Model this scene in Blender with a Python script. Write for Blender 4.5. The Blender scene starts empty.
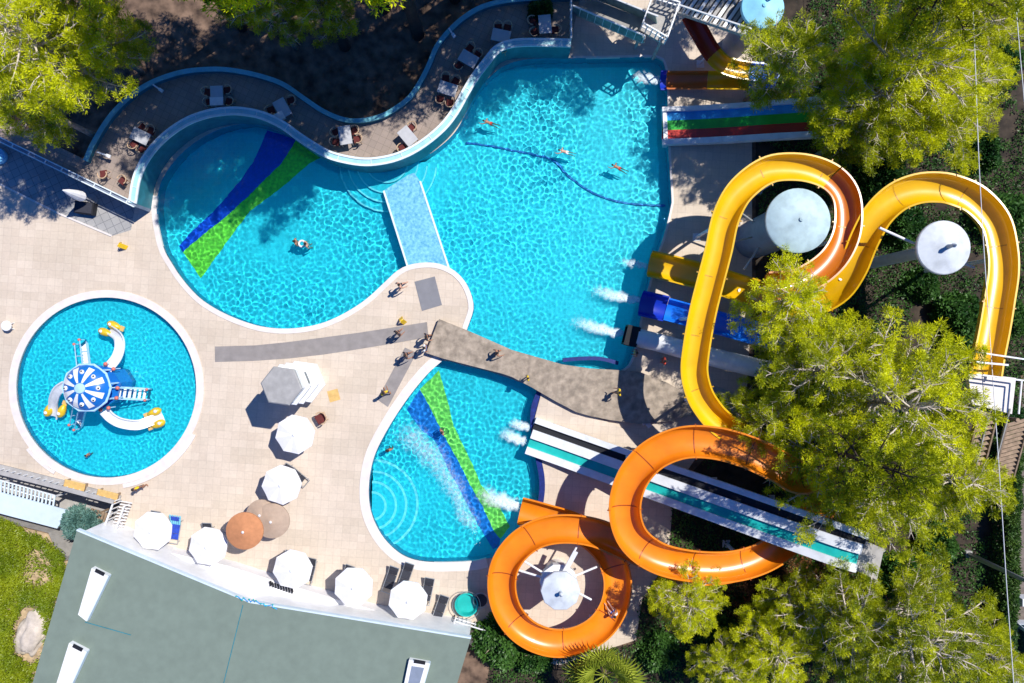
import bpy, bmesh, math, random
import numpy as np
from mathutils import Vector, Matrix, noise
from mathutils.geometry import tessellate_polygon

random.seed(7)
S = bpy.context.scene
COL = S.collection
PI = math.pi
R = math.radians
# ------------------------------------------------------------------ survey
# The plan was measured from the aerial view: 15 px per metre on the deck,
# drone 46 m up.  W() turns a measured point and its height into metres.
HC, SC = 46.0, 15.0


def W(px, py, z=0.0):
    k = (HC - z) / HC
    return Vector(((px - 512) / SC * k, (341.5 - py) / SC * k, z))


def Wp(pts, z=0.0):
    return [W(p[0], p[1], p[2] if len(p) > 2 else z) for p in pts]


SUN = Vector((0.82 * 0.562, 0.572 * 0.562, 0.827)).normalized()


# ------------------------------------------------------------------ helpers
def cr(pts, step=0.3, closed=False):
    """Catmull-Rom resampling of a list of vectors"""
    P = [Vector(p) for p in pts]
    n = len(P)
    out = []
    segs = n if closed else n - 1
    for i in range(segs):
        p1 = P[i]
        p2 = P[(i + 1) % n]
        p0 = P[(i - 1) % n] if (closed or i > 0) else p1 * 2 - p2
        p3 = P[(i + 2) % n] if (closed or i < n - 2) else p2 * 2 - p1
        k = max(1, int((p2 - p1).length / step))
        for j in range(k):
            t = j / k
            out.append(0.5 * ((2 * p1) + (p2 - p0) * t + (2 * p0 - 5 * p1 + 4 * p2 - p3) * t * t
                              + (3 * p1 - p0 - 3 * p2 + p3) * t ** 3))
    if not closed:
        out.append(P[-1].copy())
    return out


class MB:
    def __init__(self):
        self.v = []
        self.f = []

    def add(self, vs, fs):
        b = len(self.v)
        self.v += [tuple(p) for p in vs]
        self.f += [tuple(b + i for i in f) for f in fs]
        return self

    def box(self, c, s, rz=0.0, rx=0.0, ry=0.0, bev=0.0):
        M = Matrix.Rotation(rz, 3, 'Z') @ Matrix.Rotation(ry, 3, 'Y') @ Matrix.Rotation(rx, 3, 'X')
        hx, hy, hz = s[0] / 2, s[1] / 2, s[2] / 2
        c = Vector(c)
        if bev <= 0:
            vs = [c + M @ Vector((x * hx, y * hy, z * hz)) for z in (-1, 1) for x, y in ((-1, -1), (1, -1), (1, 1), (-1, 1))]
            fs = [(3, 2, 1, 0), (4, 5, 6, 7), (0, 1, 5, 4), (1, 2, 6, 5), (2, 3, 7, 6), (3, 0, 4, 7)]
        else:
            b = bev
            vs = []
            for z, ins in ((-hz, b), (-hz + b, 0), (hz - b, 0), (hz, b)):
                for x, y in ((-1, -1), (1, -1), (1, 1), (-1, 1)):
                    vs.append(c + M @ Vector((x * (hx - ins), y * (hy - ins), z)))
            fs = [(3, 2, 1, 0), (12, 13, 14, 15)]
            for k in range(3):
                for i in range(4):
                    j = (i + 1) % 4
                    fs.append((k * 4 + i, k * 4 + j, k * 4 + 4 + j, k * 4 + 4 + i))
        return self.add(vs, fs)

    def bar(self, a, b, w, h):
        a, b = Vector(a), Vector(b)
        d = b - a
        t = d.normalized()
        up = Vector((0, 0, 1)) if abs(t.z) < .95 else Vector((1, 0, 0))
        s = t.cross(up).normalized()
        u = s.cross(t)
        vs = []
        for p in (a, b):
            for x, y in ((-1, -1), (1, -1), (1, 1), (-1, 1)):
                vs.append(p + s * x * w / 2 + u * y * h / 2)
        return self.add(vs, [(0, 1, 2, 3), (7, 6, 5, 4), (0, 4, 5, 1), (1, 5, 6, 2), (2, 6, 7, 3), (3, 7, 4, 0)])

    def tube(self, pts, r, n=8, cap=True):
        P = [Vector(p) for p in pts]
        rs = r if isinstance(r, (list, tuple)) else [r] * len(P)
        vs = []
        for i, p in enumerate(P):
            t = (P[min(i + 1, len(P) - 1)] - P[max(i - 1, 0)])
            t = t.normalized() if t.length > 1e-6 else Vector((0, 0, 1))
            up = Vector((0, 0, 1)) if abs(t.z) < .9 else Vector((1, 0, 0))
            s = t.cross(up).normalized()
            u = s.cross(t)
            for k in range(n):
                a = 2 * PI * k / n
                vs.append(p + (s * math.cos(a) + u * math.sin(a)) * rs[i])
        fs = []
        for i in range(len(P) - 1):
            for k in range(n):
                k2 = (k + 1) % n
                fs.append((i * n + k, i * n + k2, (i + 1) * n + k2, (i + 1) * n + k))
        if cap:
            fs.append(tuple(range(n - 1, -1, -1)))
            fs.append(tuple((len(P) - 1) * n + k for k in range(n)))
        return self.add(vs, fs)

    def lathe(self, c, prof, n=24, a0=0.0):
        """prof: list of (r, z)"""
        c = Vector(c)
        vs = []
        for r, z in prof:
            for k in range(n):
                a = a0 + 2 * PI * k / n
                vs.append(c + Vector((r * math.cos(a), r * math.sin(a), z)))
        fs = []
        for i in range(len(prof) - 1):
            for k in range(n):
                k2 = (k + 1) % n
                fs.append((i * n + k, i * n + k2, (i + 1) * n + k2, (i + 1) * n + k))
        if prof[0][0] > 1e-4:
            fs.append(tuple(range(n - 1, -1, -1)))
        if prof[-1][0] > 1e-4:
            fs.append(tuple((len(prof) - 1) * n + k for k in range(n)))
        return self.add(vs, fs)

    def prism(self, poly, z0, z1, bottom=True):
        P = [Vector((p[0], p[1], 0)) for p in poly]
        ar = sum(P[i].x * P[(i + 1) % len(P)].y - P[(i + 1) % len(P)].x * P[i].y for i in range(len(P)))
        if ar < 0:
            P.reverse()
        n = len(P)
        tri = tessellate_polygon([P])
        vs = [Vector((p.x, p.y, z1)) for p in P] + [Vector((p.x, p.y, z0)) for p in P]
        fs = []
        for a, b, c in tri:
            nrm = (P[b] - P[a]).cross(P[c] - P[a]).z
            t = (a, b, c) if nrm > 0 else (c, b, a)
            fs.append(t)
            if bottom:
                fs.append((t[2] + n, t[1] + n, t[0] + n))
        for i in range(n):
            j = (i + 1) % n
            fs.append((i, i + n, j + n, j))
        return self.add(vs, fs)

    def sheet(self, loops, z):
        """flat sheet with holes: loops[0] outer, others holes"""
        LL = [[Vector((p[0], p[1], 0)) for p in l] for l in loops]
        flat = [p for l in LL for p in l]
        tri = tessellate_polygon(LL)
        fs = []
        for a, b, c in tri:
            nrm = (flat[b] - flat[a]).cross(flat[c] - flat[a]).z
            if abs(nrm) < 1e-9:
                continue
            fs.append((a, b, c) if nrm > 0 else (c, b, a))
        return self.add([Vector((p.x, p.y, z)) for p in flat], fs)

    def strip(self, path, wl, wr, z0, z1, closed=False):
        """a solid band along a level path, wl metres to its left, wr to its right (z0,z1 absolute)"""
        P = [Vector((p[0], p[1], 0)) for p in path]
        n = len(P)
        vs = []
        for i, p in enumerate(P):
            a = P[(i - 1) % n] if (closed or i > 0) else p
            b = P[(i + 1) % n] if (closed or i < n - 1) else p
            t = (b - a).normalized()
            s = Vector((-t.y, t.x, 0))
            l, r = p + s * wl, p - s * wr
            vs += [Vector((l.x, l.y, z1)), Vector((r.x, r.y, z1)), Vector((r.x, r.y, z0)), Vector((l.x, l.y, z0))]
        fs = []
        m = n if closed else n - 1
        for i in range(m):
            j = (i + 1) % n
            for k in range(4):
                k2 = (k + 1) % 4
                fs.append((i * 4 + k2, i * 4 + k, j * 4 + k, j * 4 + k2))
        if not closed:
            fs.append((0, 1, 2, 3))
            e = (n - 1) * 4
            fs.append((e + 3, e + 2, e + 1, e))
        return self.add(vs, fs)

    def sweep(self, path, prof):
        """closed profile (side, up) swept along a path"""
        P = path
        m = len(prof)
        vs = []
        for i, p in enumerate(P):
            t = (P[min(i + 1, len(P) - 1)] - P[max(i - 1, 0)]).normalized()
            s = t.cross(Vector((0, 0, 1))).normalized()
            u = s.cross(t)
            for a, b in prof:
                vs.append(p + s * a + u * b)
        fs = []
        for i in range(len(P) - 1):
            for k in range(m):
                k2 = (k + 1) % m
                fs.append((i * m + k, i * m + k2, (i + 1) * m + k2, (i + 1) * m + k))
        fs.append(tuple(range(m - 1, -1, -1)))
        fs.append(tuple((len(P) - 1) * m + k for k in range(m)))
        return self.add(vs, fs)

    def ball(self, c, r, n=10, m=7, sz=1.0):
        prof = [(max(1e-5, r * math.sin(PI * i / m)), -r * sz * math.cos(PI * i / m)) for i in range(m + 1)]
        return self.lathe(c, prof, n)

    def build(self, name, mat, parent=None, loc=None, smooth=False, world=False, auto=None):
        """world=True: vertices are in world space and are moved into the parent's (or own) frame"""
        me = bpy.data.meshes.new(name)
        if world:
            o = parent.location if parent else Vector(loc if loc is not None else (0, 0, 0))
            vs = [(p[0] - o[0], p[1] - o[1], p[2] - o[2]) for p in self.v]
        else:
            vs = self.v
        me.from_pydata(vs, [], self.f)
        me.validate()
        if smooth or auto:
            me.polygons.foreach_set('use_smooth', [True] * len(me.polygons))
            if auto:
                me.set_sharp_from_angle(angle=R(auto))
        if isinstance(mat, (list, tuple)):
            for m in mat:
                me.materials.append(m)
        elif mat:
            me.materials.append(mat)
        ob = bpy.data.objects.new(name, me)
        COL.objects.link(ob)
        if parent:
            ob.parent = parent
        elif loc is not None:
            ob.location = loc
        return ob


def tag(o, label, cat, group=None, kind=None):
    o['label'] = label
    o['category'] = cat
    if group:
        o['group'] = group
    if kind:
        o['kind'] = kind
    return o


def struct(o):
    o['kind'] = 'structure'
    return o


def thing(name, label, cat, loc=(0, 0, 0), rz=0.0, group=None):
    o = bpy.data.objects.new(name, None)
    COL.objects.link(o)
    o.empty_display_size = .2
    o.location = loc
    o.rotation_euler = (0, 0, rz)
    return tag(o, label, cat, group)


def dup(root, label, loc=None, rz=None, scale=None, group=None):
    r = root.copy()
    COL.objects.link(r)
    r['label'] = label
    if group:
        r['group'] = group
    if loc is not None:
        r.location = loc
    if rz is not None:
        r.rotation_euler = (0, 0, rz)
    if scale is not None:
        r.scale = (scale, scale, scale)
    for ch in root.children:
        c = ch.copy()
        COL.objects.link(c)
        c.parent = r
        for g in ch.children:
            d = g.copy()
            COL.objects.link(d)
            d.parent = c
    return r


# ------------------------------------------------------------------ materials
def newmat(name):
    m = bpy.data.materials.new(name)
    m.use_nodes = True
    return m, m.node_tree.nodes, m.node_tree.links, m.node_tree.nodes['Principled BSDF']


def mat(name, col, rough=.6, var=.12, scale=3.0, metal=0.0, bump=0.0, bscale=30.0, coat=0.0, col2=None, stain=0.0, sscale=.7, spec=.5):
    m, N, L, b = newmat(name)
    b.inputs['Roughness'].default_value = rough
    b.inputs['Metallic'].default_value = metal
    b.inputs['Coat Weight'].default_value = coat
    b.inputs['Specular IOR Level'].default_value = spec
    tc = N.new('ShaderNodeTexCoord')
    nz = N.new('ShaderNodeTexNoise')
    nz.inputs['Scale'].default_value = scale
    nz.inputs['Detail'].default_value = 6
    L.new(tc.outputs['Object'], nz.inputs['Vector'])
    rp = N.new('ShaderNodeValToRGB')
    rp.color_ramp.elements[0].position = .3
    rp.color_ramp.elements[1].position = .7
    c2 = col2 or tuple(min(1, c * (1 + var)) for c in col)
    rp.color_ramp.elements[0].color = (*[c * (1 - var) for c in col], 1)
    rp.color_ramp.elements[1].color = (*c2, 1)
    L.new(nz.outputs['Fac'], rp.inputs['Fac'])
    out = rp.outputs['Color']
    if stain > 0:
        n2 = N.new('ShaderNodeTexNoise')
        n2.inputs['Scale'].default_value = sscale
        n2.inputs['Detail'].default_value = 8
        n2.inputs['Roughness'].default_value = .65
        L.new(tc.outputs['Object'], n2.inputs['Vector'])
        r2 = N.new('ShaderNodeMapRange')
        r2.inputs['From Min'].default_value = .45
        r2.inputs['From Max'].default_value = .75
        r2.inputs['To Min'].default_value = 0
        r2.inputs['To Max'].default_value = stain
        L.new(n2.outputs['Fac'], r2.inputs['Value'])
        mx = N.new('ShaderNodeMix')
        mx.data_type = 'RGBA'
        mx.inputs['B'].default_value = (*[c * .35 for c in col], 1)
        L.new(r2.outputs['Result'], mx.inputs['Factor'])
        L.new(out, mx.inputs['A'])
        out = mx.outputs['Result']
    L.new(out, b.inputs['Base Color'])
    if bump > 0:
        n3 = N.new('ShaderNodeTexNoise')
        n3.inputs['Scale'].default_value = bscale
        n3.inputs['Detail'].default_value = 4
        L.new(tc.outputs['Object'], n3.inputs['Vector'])
        bp = N.new('ShaderNodeBump')
        bp.inputs['Strength'].default_value = bump
        bp.inputs['Distance'].default_value = .02
        L.new(n3.outputs['Fac'], bp.inputs['Height'])
        L.new(bp.outputs['Normal'], b.inputs['Normal'])
    return m


def tilemat(name, c1, c2, mortar, size=.5, rot=0.0, msize=.012, rough=.7, stain=.3, big=None):
    m, N, L, b = newmat(name)
    b.inputs['Roughness'].default_value = rough
    tc = N.new('ShaderNodeTexCoord')
    mp = N.new('ShaderNodeMapping')
    mp.inputs['Rotation'].default_value = (0, 0, rot)
    L.new(tc.outputs['Object'], mp.inputs['Vector'])
    br = N.new('ShaderNodeTexBrick')
    br.offset = 0
    br.inputs['Scale'].default_value = 1
    br.inputs['Brick Width'].default_value = size
    br.inputs['Row Height'].default_value = size
    br.inputs['Mortar Size'].default_value = msize
    br.inputs['Mortar Smooth'].default_value = .1
    br.inputs['Color1'].default_value = (*c1, 1)
    br.inputs['Color2'].default_value = (*c2, 1)
    br.inputs['Mortar'].default_value = (*mortar, 1)
    L.new(mp.outputs['Vector'], br.inputs['Vector'])
    out = br.outputs['Color']

    def mul(inp, sc, lo, hi, a, bb, detail=6, dim=None):
        nz = N.new('ShaderNodeTexNoise')
        nz.inputs['Scale'].default_value = sc
        nz.inputs['Detail'].default_value = detail
        nz.inputs['Roughness'].default_value = .6
        L.new(tc.outputs['Object'], nz.inputs['Vector'])
        mr = N.new('ShaderNodeMapRange')
        mr.inputs['From Min'].default_value = lo
        mr.inputs['From Max'].default_value = hi
        mr.inputs['To Min'].default_value = a
        mr.inputs['To Max'].default_value = bb
        L.new(nz.outputs['Fac'], mr.inputs['Value'])
        mx = N.new('ShaderNodeMix')
        mx.data_type = 'RGBA'
        mx.blend_type = 'MULTIPLY'
        mx.inputs['Factor'].default_value = 1
        L.new(inp, mx.inputs['A'])
        cb = N.new('ShaderNodeCombineColor')
        for k in range(3):
            L.new(mr.outputs['Result'], cb.inputs[k])
        L.new(cb.outputs['Color'], mx.inputs['B'])
        return mx.outputs['Result']
    if big:
        # a second, coarser bond: groups of slabs laid at another time, slightly greyer
        b2 = N.new('ShaderNodeTexBrick')
        b2.offset = .37
        b2.inputs['Scale'].default_value = 1
        b2.inputs['Brick Width'].default_value = size * 5
        b2.inputs['Row Height'].default_value = size * 2
        b2.inputs['Mortar Size'].default_value = 0
        b2.inputs['Bias'].default_value = -.3
        b2.inputs['Color1'].default_value = (1, 1, 1, 1)
        b2.inputs['Color2'].default_value = (*big, 1)
        L.new(mp.outputs['Vector'], b2.inputs['Vector'])
        mx = N.new('ShaderNodeMix')
        mx.data_type = 'RGBA'
        mx.blend_type = 'MULTIPLY'
        mx.inputs['Factor'].default_value = 1
        L.new(out, mx.inputs['A'])
        L.new(b2.outputs['Color'], mx.inputs['B'])
        out = mx.outputs['Result']
    out = mul(out, .35, .35, .7, 1.04, 1 - stain * .5, 8)
    out = mul(out, 6, .3, .7, 1.04, .93, 4)
    L.new(out, b.inputs['Base Color'])
    return m


def leafmat(name, c1, c2, trans=.4, scale=.8, rough=.6):
    m, N, L, b = newmat(name)
    N.remove(b)
    out = N['Material Output']
    ge = N.new('ShaderNodeTexCoord')
    nz = N.new('ShaderNodeTexNoise')
    nz.inputs['Scale'].default_value = scale
    nz.inputs['Detail'].default_value = 5
    L.new(ge.outputs['Object'], nz.inputs['Vector'])
    oi = N.new('ShaderNodeObjectInfo')
    ad = N.new('ShaderNodeMath')
    ad.operation = 'MULTIPLY_ADD'
    ad.inputs[1].default_value = .22
    L.new(oi.outputs['Random'], ad.inputs[0])
    L.new(nz.outputs['Fac'], ad.inputs[2])
    rp = N.new('ShaderNodeValToRGB')
    rp.color_ramp.elements[0].position = .42
    rp.color_ramp.elements[1].position = .78
    rp.color_ramp.elements[0].color = (*c1, 1)
    rp.color_ramp.elements[1].color = (*c2, 1)
    L.new(ad.outputs[0], rp.inputs['Fac'])
    d = N.new('ShaderNodeBsdfDiffuse')
    t = N.new('ShaderNodeBsdfTranslucent')
    g = N.new('ShaderNodeBsdfGlossy')
    g.inputs['Roughness'].default_value = .45
    L.new(rp.outputs['Color'], d.inputs['Color'])
    L.new(rp.outputs['Color'], t.inputs['Color'])
    mx = N.new('ShaderNodeMixShader')
    mx.inputs['Fac'].default_value = trans
    L.new(d.outputs[0], mx.inputs[1])
    L.new(t.outputs[0], mx.inputs[2])
    m2 = N.new('ShaderNodeMixShader')
    m2.inputs['Fac'].default_value = .03
    L.new(mx.outputs[0], m2.inputs[1])
    L.new(g.outputs[0], m2.inputs[2])
    L.new(m2.outputs[0], out.inputs['Surface'])
    return m


M = {}
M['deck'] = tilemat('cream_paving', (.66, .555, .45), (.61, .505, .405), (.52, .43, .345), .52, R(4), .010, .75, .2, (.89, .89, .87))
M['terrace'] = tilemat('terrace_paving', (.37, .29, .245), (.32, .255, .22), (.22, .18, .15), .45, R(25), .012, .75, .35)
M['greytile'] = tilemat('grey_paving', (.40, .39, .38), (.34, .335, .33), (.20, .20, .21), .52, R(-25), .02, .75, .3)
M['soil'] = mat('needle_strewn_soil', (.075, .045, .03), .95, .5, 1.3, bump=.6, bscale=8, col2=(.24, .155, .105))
M['shadesoil'] = mat('shaded_forest_soil', (.022, .016, .011), .95, .5, 1.3, bump=.6, bscale=8, col2=(.07, .05, .034))  # soil colour darkened to carry the shade under the pines
M['lawnsoil'] = mat('pale_dry_soil', (.45, .33, .2), .95, .35, 2.5, bump=.5, bscale=12)
M['asphalt'] = mat('worn_asphalt', (.16, .13, .11), .9, .25, 4, bump=.3, bscale=60)
M['pooltile'] = tilemat('pool_tile', (.07, .70, .80), (.06, .67, .77), (.085, .74, .83), .3, 0, .012, .4, .12)
M['poolwall'] = mat('pool_wall_tile', (.04, .26, .42), .4, .15, 2)
M['bluetile'] = mat('blue_mosaic', (.012, .07, .62), .4, .15, 6)
M['greentile'] = mat('green_mosaic', (.42, .72, .04), .4, .3, 5)
M['bluetile2'] = mat('mid_blue_mosaic', (.03, .20, .66), .4, .25, 6)
M['limetile'] = mat('lime_mosaic', (.62, .80, .10), .4, .25, 5)
M['navytile'] = mat('navy_mosaic', (.006, .02, .16), .4, .3, 5)
M['linetile'] = mat('line_mosaic', (.02, .12, .45), .4, .2, 5)
M['ledge'] = mat('pale_blue_mosaic', (.10, .46, .72), .45, .3, 5.5, col2=(.24, .62, .84))
M['coping'] = mat('white_coping', (.72, .66, .62), .6, .07, 2, stain=.12)
M['wavewall'] = mat('pale_blue_render', (.36, .66, .72), .6, .1, 2, stain=.3, sscale=1.5)
M['teal_wallshade'] = mat('dark_teal_and_wall_shade', (.035, .20, .25), .5, .15, 2, stain=.3, sscale=1.5)
M['turq'] = mat('turquoise_render', (.16, .48, .55), .55, .1, 2, stain=.3, sscale=1.5)
M['nosing'] = mat('pale_nosing', (.55, .90, .95), .5, .05, 4)
M['capwhite'] = mat('white_cap', (.72, .80, .82), .5, .08, 4, stain=.2)
M['carpet'] = mat('grey_matting', (.27, .245, .235), .95, .12, 2, bump=.3, bscale=90)
M['mat2'] = mat('slate_mat', (.22, .22, .24), .95, .08, 2, bump=.3, bscale=90)
M['concrete'] = mat('bare_concrete', (.36, .295, .23), .9, .3, 2.2, bump=.4, bscale=25, stain=.75, sscale=1.6)
M['concrete2'] = mat('grey_concrete', (.40, .38, .36), .9, .15, 2.2, bump=.3, bscale=25, stain=.3)
M['white'] = mat('white_paint', (.80, .80, .80), .45, .06, 2, stain=.15)
M['whiteplastic'] = mat('white_gelcoat', (.76, .78, .80), .35, .06, 1.2, stain=.3, sscale=1.3, coat=.2)
M['canvas'] = mat('white_canvas', (.82, .80, .80), .85, .03, 4, bump=.15, bscale=6)
M['canvasbrown'] = mat('terracotta_canvas', (.52, .22, .095), .85, .1, 4, bump=.15, bscale=6)
M['canvasbeige'] = mat('beige_canvas', (.42, .31, .23), .85, .08, 4, bump=.15, bscale=6)
M['steel'] = mat('galvanised_steel', (.5, .52, .54), .4, .1, 3, metal=.7)
M['whitemetal'] = mat('white_metal', (.75, .76, .78), .4, .05, 3)
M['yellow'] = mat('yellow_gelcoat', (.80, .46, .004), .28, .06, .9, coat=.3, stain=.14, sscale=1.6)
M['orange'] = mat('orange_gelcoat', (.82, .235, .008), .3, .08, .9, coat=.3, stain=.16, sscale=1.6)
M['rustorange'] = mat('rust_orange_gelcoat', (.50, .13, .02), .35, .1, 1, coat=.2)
M['coilshade'] = mat('shaded_coil_gelcoat', (.56, .16, .004), .3, .08, 1, coat=.3, stain=.15)
M['yjoint'] = mat('yellow_joint', (.50, .26, .004), .4, .1, 1)
M['ojoint'] = mat('orange_joint', (.30, .06, .006), .4, .1, 1)
M['darkbark'] = mat('dark_bark', (.06, .042, .03), .95, .3, 4)
M['darkred'] = mat('dark_red_gelcoat', (.36, .03, .012), .35, .1, 1, coat=.2)
M['blue'] = mat('blue_gelcoat', (.008, .17, .80), .3, .1, 1, coat=.3)
M['deepblue'] = mat('deep_blue_gelcoat', (.006, .03, .42), .3, .1, 1, coat=.3)
M['cyan'] = mat('sky_blue_gelcoat', (.02, .30, .72), .3, .15, 1.5, coat=.2)
M['green'] = mat('green_gelcoat', (.012, .40, .03), .35, .15, 1.5, coat=.2)
M['red'] = mat('red_gelcoat', (.52, .03, .015), .35, .15, 1.5, coat=.2)
M['teal'] = mat('teal_gelcoat', (.012, .42, .38), .35, .15, 1.5, coat=.2)
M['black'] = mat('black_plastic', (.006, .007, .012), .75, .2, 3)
M['darkfabric'] = mat('charcoal_sling', (.03, .032, .045), .8, .15, 9)
M['bluefabric'] = mat('royal_blue_towel', (.02, .06, .42), .9, .3, 7)
M['aquafabric'] = mat('aqua_towel', (.18, .55, .70), .9, .2, 9)
M['roofpale'] = mat('pale_blue_roof', (.44, .58, .61), .6, .12, 1.5, stain=.45, sscale=1.1)
M['roofwhite'] = mat('weathered_white_cap', (.60, .64, .68), .6, .1, 1.5, stain=.4, sscale=1.3)
M['roofblue'] = mat('sky_blue_roof', (.22, .58, .80), .5, .15, 1.5, stain=.25)
M['roofgrey'] = mat('grey_felt', (.36, .35, .34), .9, .12, 3, stain=.3)
M['wood'] = mat('weathered_wood', (.30, .21, .14), .85, .3, 4)
M['rattan'] = mat('pale_rattan', (.55, .38, .24), .7, .25, 14)
M['cushion'] = mat('dark_red_cushion', (.12, .022, .02), .9, .2, 8)
M['tabletop'] = mat('grey_laminate', (.48, .48, .50), .45, .08, 3)
M['tablecloth'] = mat('white_tablecloth', (.78, .74, .72), .85, .06, 5)
M['bark'] = mat('pine_bark', (.33, .25, .19), .9, .35, 4, bump=.5, bscale=14)
M['twig'] = mat('pale_twig', (.60, .52, .44), .9, .25, 3)
M['pine'] = leafmat('pine_needles', (.19, .25, .004), (.82, .84, .008), .32, 1.1)
M['pinedark'] = leafmat('shaded_pine_needles', (.05, .11, .012), (.18, .26, .014), .35, .8)
M['broad'] = leafmat('broad_leaves', (.016, .07, .014), (.08, .19, .03), .25, 1.2)
M['hedge'] = leafmat('hedge_leaves', (.03, .085, .014), (.09, .17, .025), .25, 1.5)
M['lawn'] = leafmat('creeper_leaves', (.16, .24, .008), (.34, .40, .012), .3, .6)
M['palm'] = leafmat('palm_leaves', (.20, .27, .02), (.50, .56, .07), .3, 1.5)
M['agave'] = leafmat('blue_green_leaves', (.09, .20, .17), (.20, .36, .30), .2, 1.5)
M['rust'] = leafmat('dry_needles', (.16, .055, .02), (.36, .15, .06), .2, 1.2)
M['rock'] = mat('pale_limestone', (.58, .50, .42), .95, .2, 2.5, bump=.8, bscale=7, stain=.2)
M['foam'] = mat('water_foam', (.80, .92, .95), .7, .04, 5)
M['foam'].node_tree.nodes['Principled BSDF'].inputs['Alpha'].default_value = .5
M['skin'] = mat('tanned_skin', (.36, .17, .10), .55, .06, 5)
M['skin2'] = mat('fair_skin', (.55, .31, .22), .55, .06, 5)
M['hair'] = mat('dark_hair', (.02, .013, .01), .7, .2, 20)
M['cloth_dark'] = mat('dark_swimwear', (.015, .016, .03), .8, .2, 9)
M['cloth_blue'] = mat('blue_swimwear', (.03, .12, .45), .8, .2, 9)
M['cloth_red'] = mat('red_swimwear', (.5, .05, .03), .8, .2, 9)
M['cloth_yellow'] = mat('yellow_cotton', (.80, .56, .02), .85, .1, 9)
M['cloth_white'] = mat('white_cotton', (.75, .75, .75), .85, .05, 9)
M['yellowpaint'] = mat('yellow_plastic', (.80, .52, .01), .5, .1, 5)
M['ochrepad'] = mat('ochre_cushion', (.62, .40, .14), .85, .12, 4)
M['carpaint'] = mat('white_car_paint', (.74, .78, .82), .25, .03, 2, coat=.6)
M['carglass'] = mat('car_glass', (.01, .05, .06), .08, .1, 2)
M['tyre'] = mat('tyre_rubber', (.015, .015, .016), .85, .2, 9)
M['octoblue'] = mat('octopus_blue', (.01, .15, .52), .3, .1, 2, coat=.3)
M['octolight'] = mat('octopus_pale_blue', (.42, .66, .86), .35, .06, 2, coat=.2)
M['octoyellow'] = mat('fish_yellow', (.70, .46, .02), .35, .15, 4, coat=.2)
M['pink'] = mat('coral_knob', (.62, .16, .12), .5, .1, 5)
M['mossy'] = mat('mossy_render', (.20, .29, .27), .8, .25, 2.5, stain=.5, sscale=1.5)
M['timber'] = mat('dark_timber', (.10, .085, .075), .85, .3, 4)
M['towergrey'] = mat('blue_grey_render', (.22, .26, .34), .7, .12, 2, stain=.3)
M['aluminium'] = mat('pale_awning', (.60, .70, .76), .6, .05, 2, stain=.15)


M['roof'] = mat('green_grey_roofing', (.175, .222, .182), .85, .07, 1.6, bump=.2, bscale=40, stain=.10, sscale=.5)


def watermat():
    m, N, L, b = newmat('pool_water')
    b.inputs['Base Color'].default_value = (.30, .94, 1, 1)
    b.inputs['Transmission Weight'].default_value = 1
    b.inputs['Roughness'].default_value = 0
    b.inputs['IOR'].default_value = 1.33
    return m


M['water'] = watermat()


def receive(o):
    o.cycles.is_caustics_receiver = True
    return o


# ------------------------------------------------------------------ plan data
A_left = [(281, 132), (262, 125), (244, 123.5), (220, 129), (197, 141), (178, 157), (164, 176), (158, 193), (157, 214),
          (163, 246), (173, 265), (184, 281), (200, 298), (220, 311), (243, 321), (265, 327), (290, 328.5), (315, 325),
          (335, 318), (355, 307), (370, 296), (385, 282), (397, 271), (409, 265), (425, 262.5), (440, 264), (455, 271),
          (466, 283), (472, 297), (473.5, 309), (470, 321), (466, 333)]
B_rest = [(476, 338), (500, 350), (530, 359), (562, 368), (598, 374), (617.6, 372), (628.5, 365), (636, 345), (641.7, 312.4), (651.6, 275),
          (657.6, 253), (664, 235), (670.7, 207), (671.4, 196), (668.5, 148.7), (667.5, 100), (666.5, 72), (664, 63.7),
          (656.6, 57.5), (620, 57.5), (590, 58), (542.7, 58.3), (520, 60.4), (504, 66), (491, 75.7), (478, 90), (467, 111), (455, 132),
          (438, 148), (422, 158), (401, 166.5), (381, 170.6), (360.5, 169.6), (340, 164.5), (325, 157), (307, 146), (292, 136)]
AB = cr(Wp(A_left + B_rest), .3, True)
C_pts = [(442, 361), (427.6, 374), (408, 398), (389, 427), (374.5, 456), (369, 485), (371, 511), (381, 533.6), (395.4, 549.7),
         (411.5, 558.7), (434, 562), (471, 561), (500, 555), (522, 542), (536, 520), (542, 500), (543, 479), (539, 456), (534.5, 427), (535, 408), (541, 391),
         (525, 384), (490, 372), (465, 366)]
Cp = cr(Wp(C_pts), .3, True)
Dc = W(106.5, 387.5)
D_R = 90 / SC
Dp = [Dc + Vector((D_R * math.cos(2 * PI * i / 96), D_R * math.sin(2 * PI * i / 96), 0)) for i in range(96)]

outer_px = [(85, 160.7), (93.4, 142), (110, 116), (131, 95), (154, 81), (182.4, 71.7), (210.5, 69), (231, 70), (257, 75), (282, 83.6),
            (302, 97), (323, 111), (343.4, 119.4), (360, 120.5), (378, 117), (391, 111), (409.7, 97), (422, 78.4), (430, 62), (436.4, 46.7),
            (449, 30.6), (465.4, 16), (486.4, 5), (518, -1), (580, -4)]
inner_px = [(132, 203), (136.7, 177), (147, 156), (163.7, 137), (185, 122), (206, 114), (225, 111), (241, 111), (261.5, 115),
            (282, 124.5), (298, 136), (315, 147), (333, 156), (360, 161.5), (381, 160.5), (401.5, 155), (422, 144), (442, 127.6),
            (455, 111), (465, 93), (475, 76.5), (487.5, 60), (497, 49), (510.5, 43.5), (530, 42), (571, 42.7)]
ZI, ZO, ZT = 1.9, 1.3, .9
inner = cr(Wp(inner_px, ZI), .3)
outer = cr(Wp(outer_px, ZO), .3)

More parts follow.
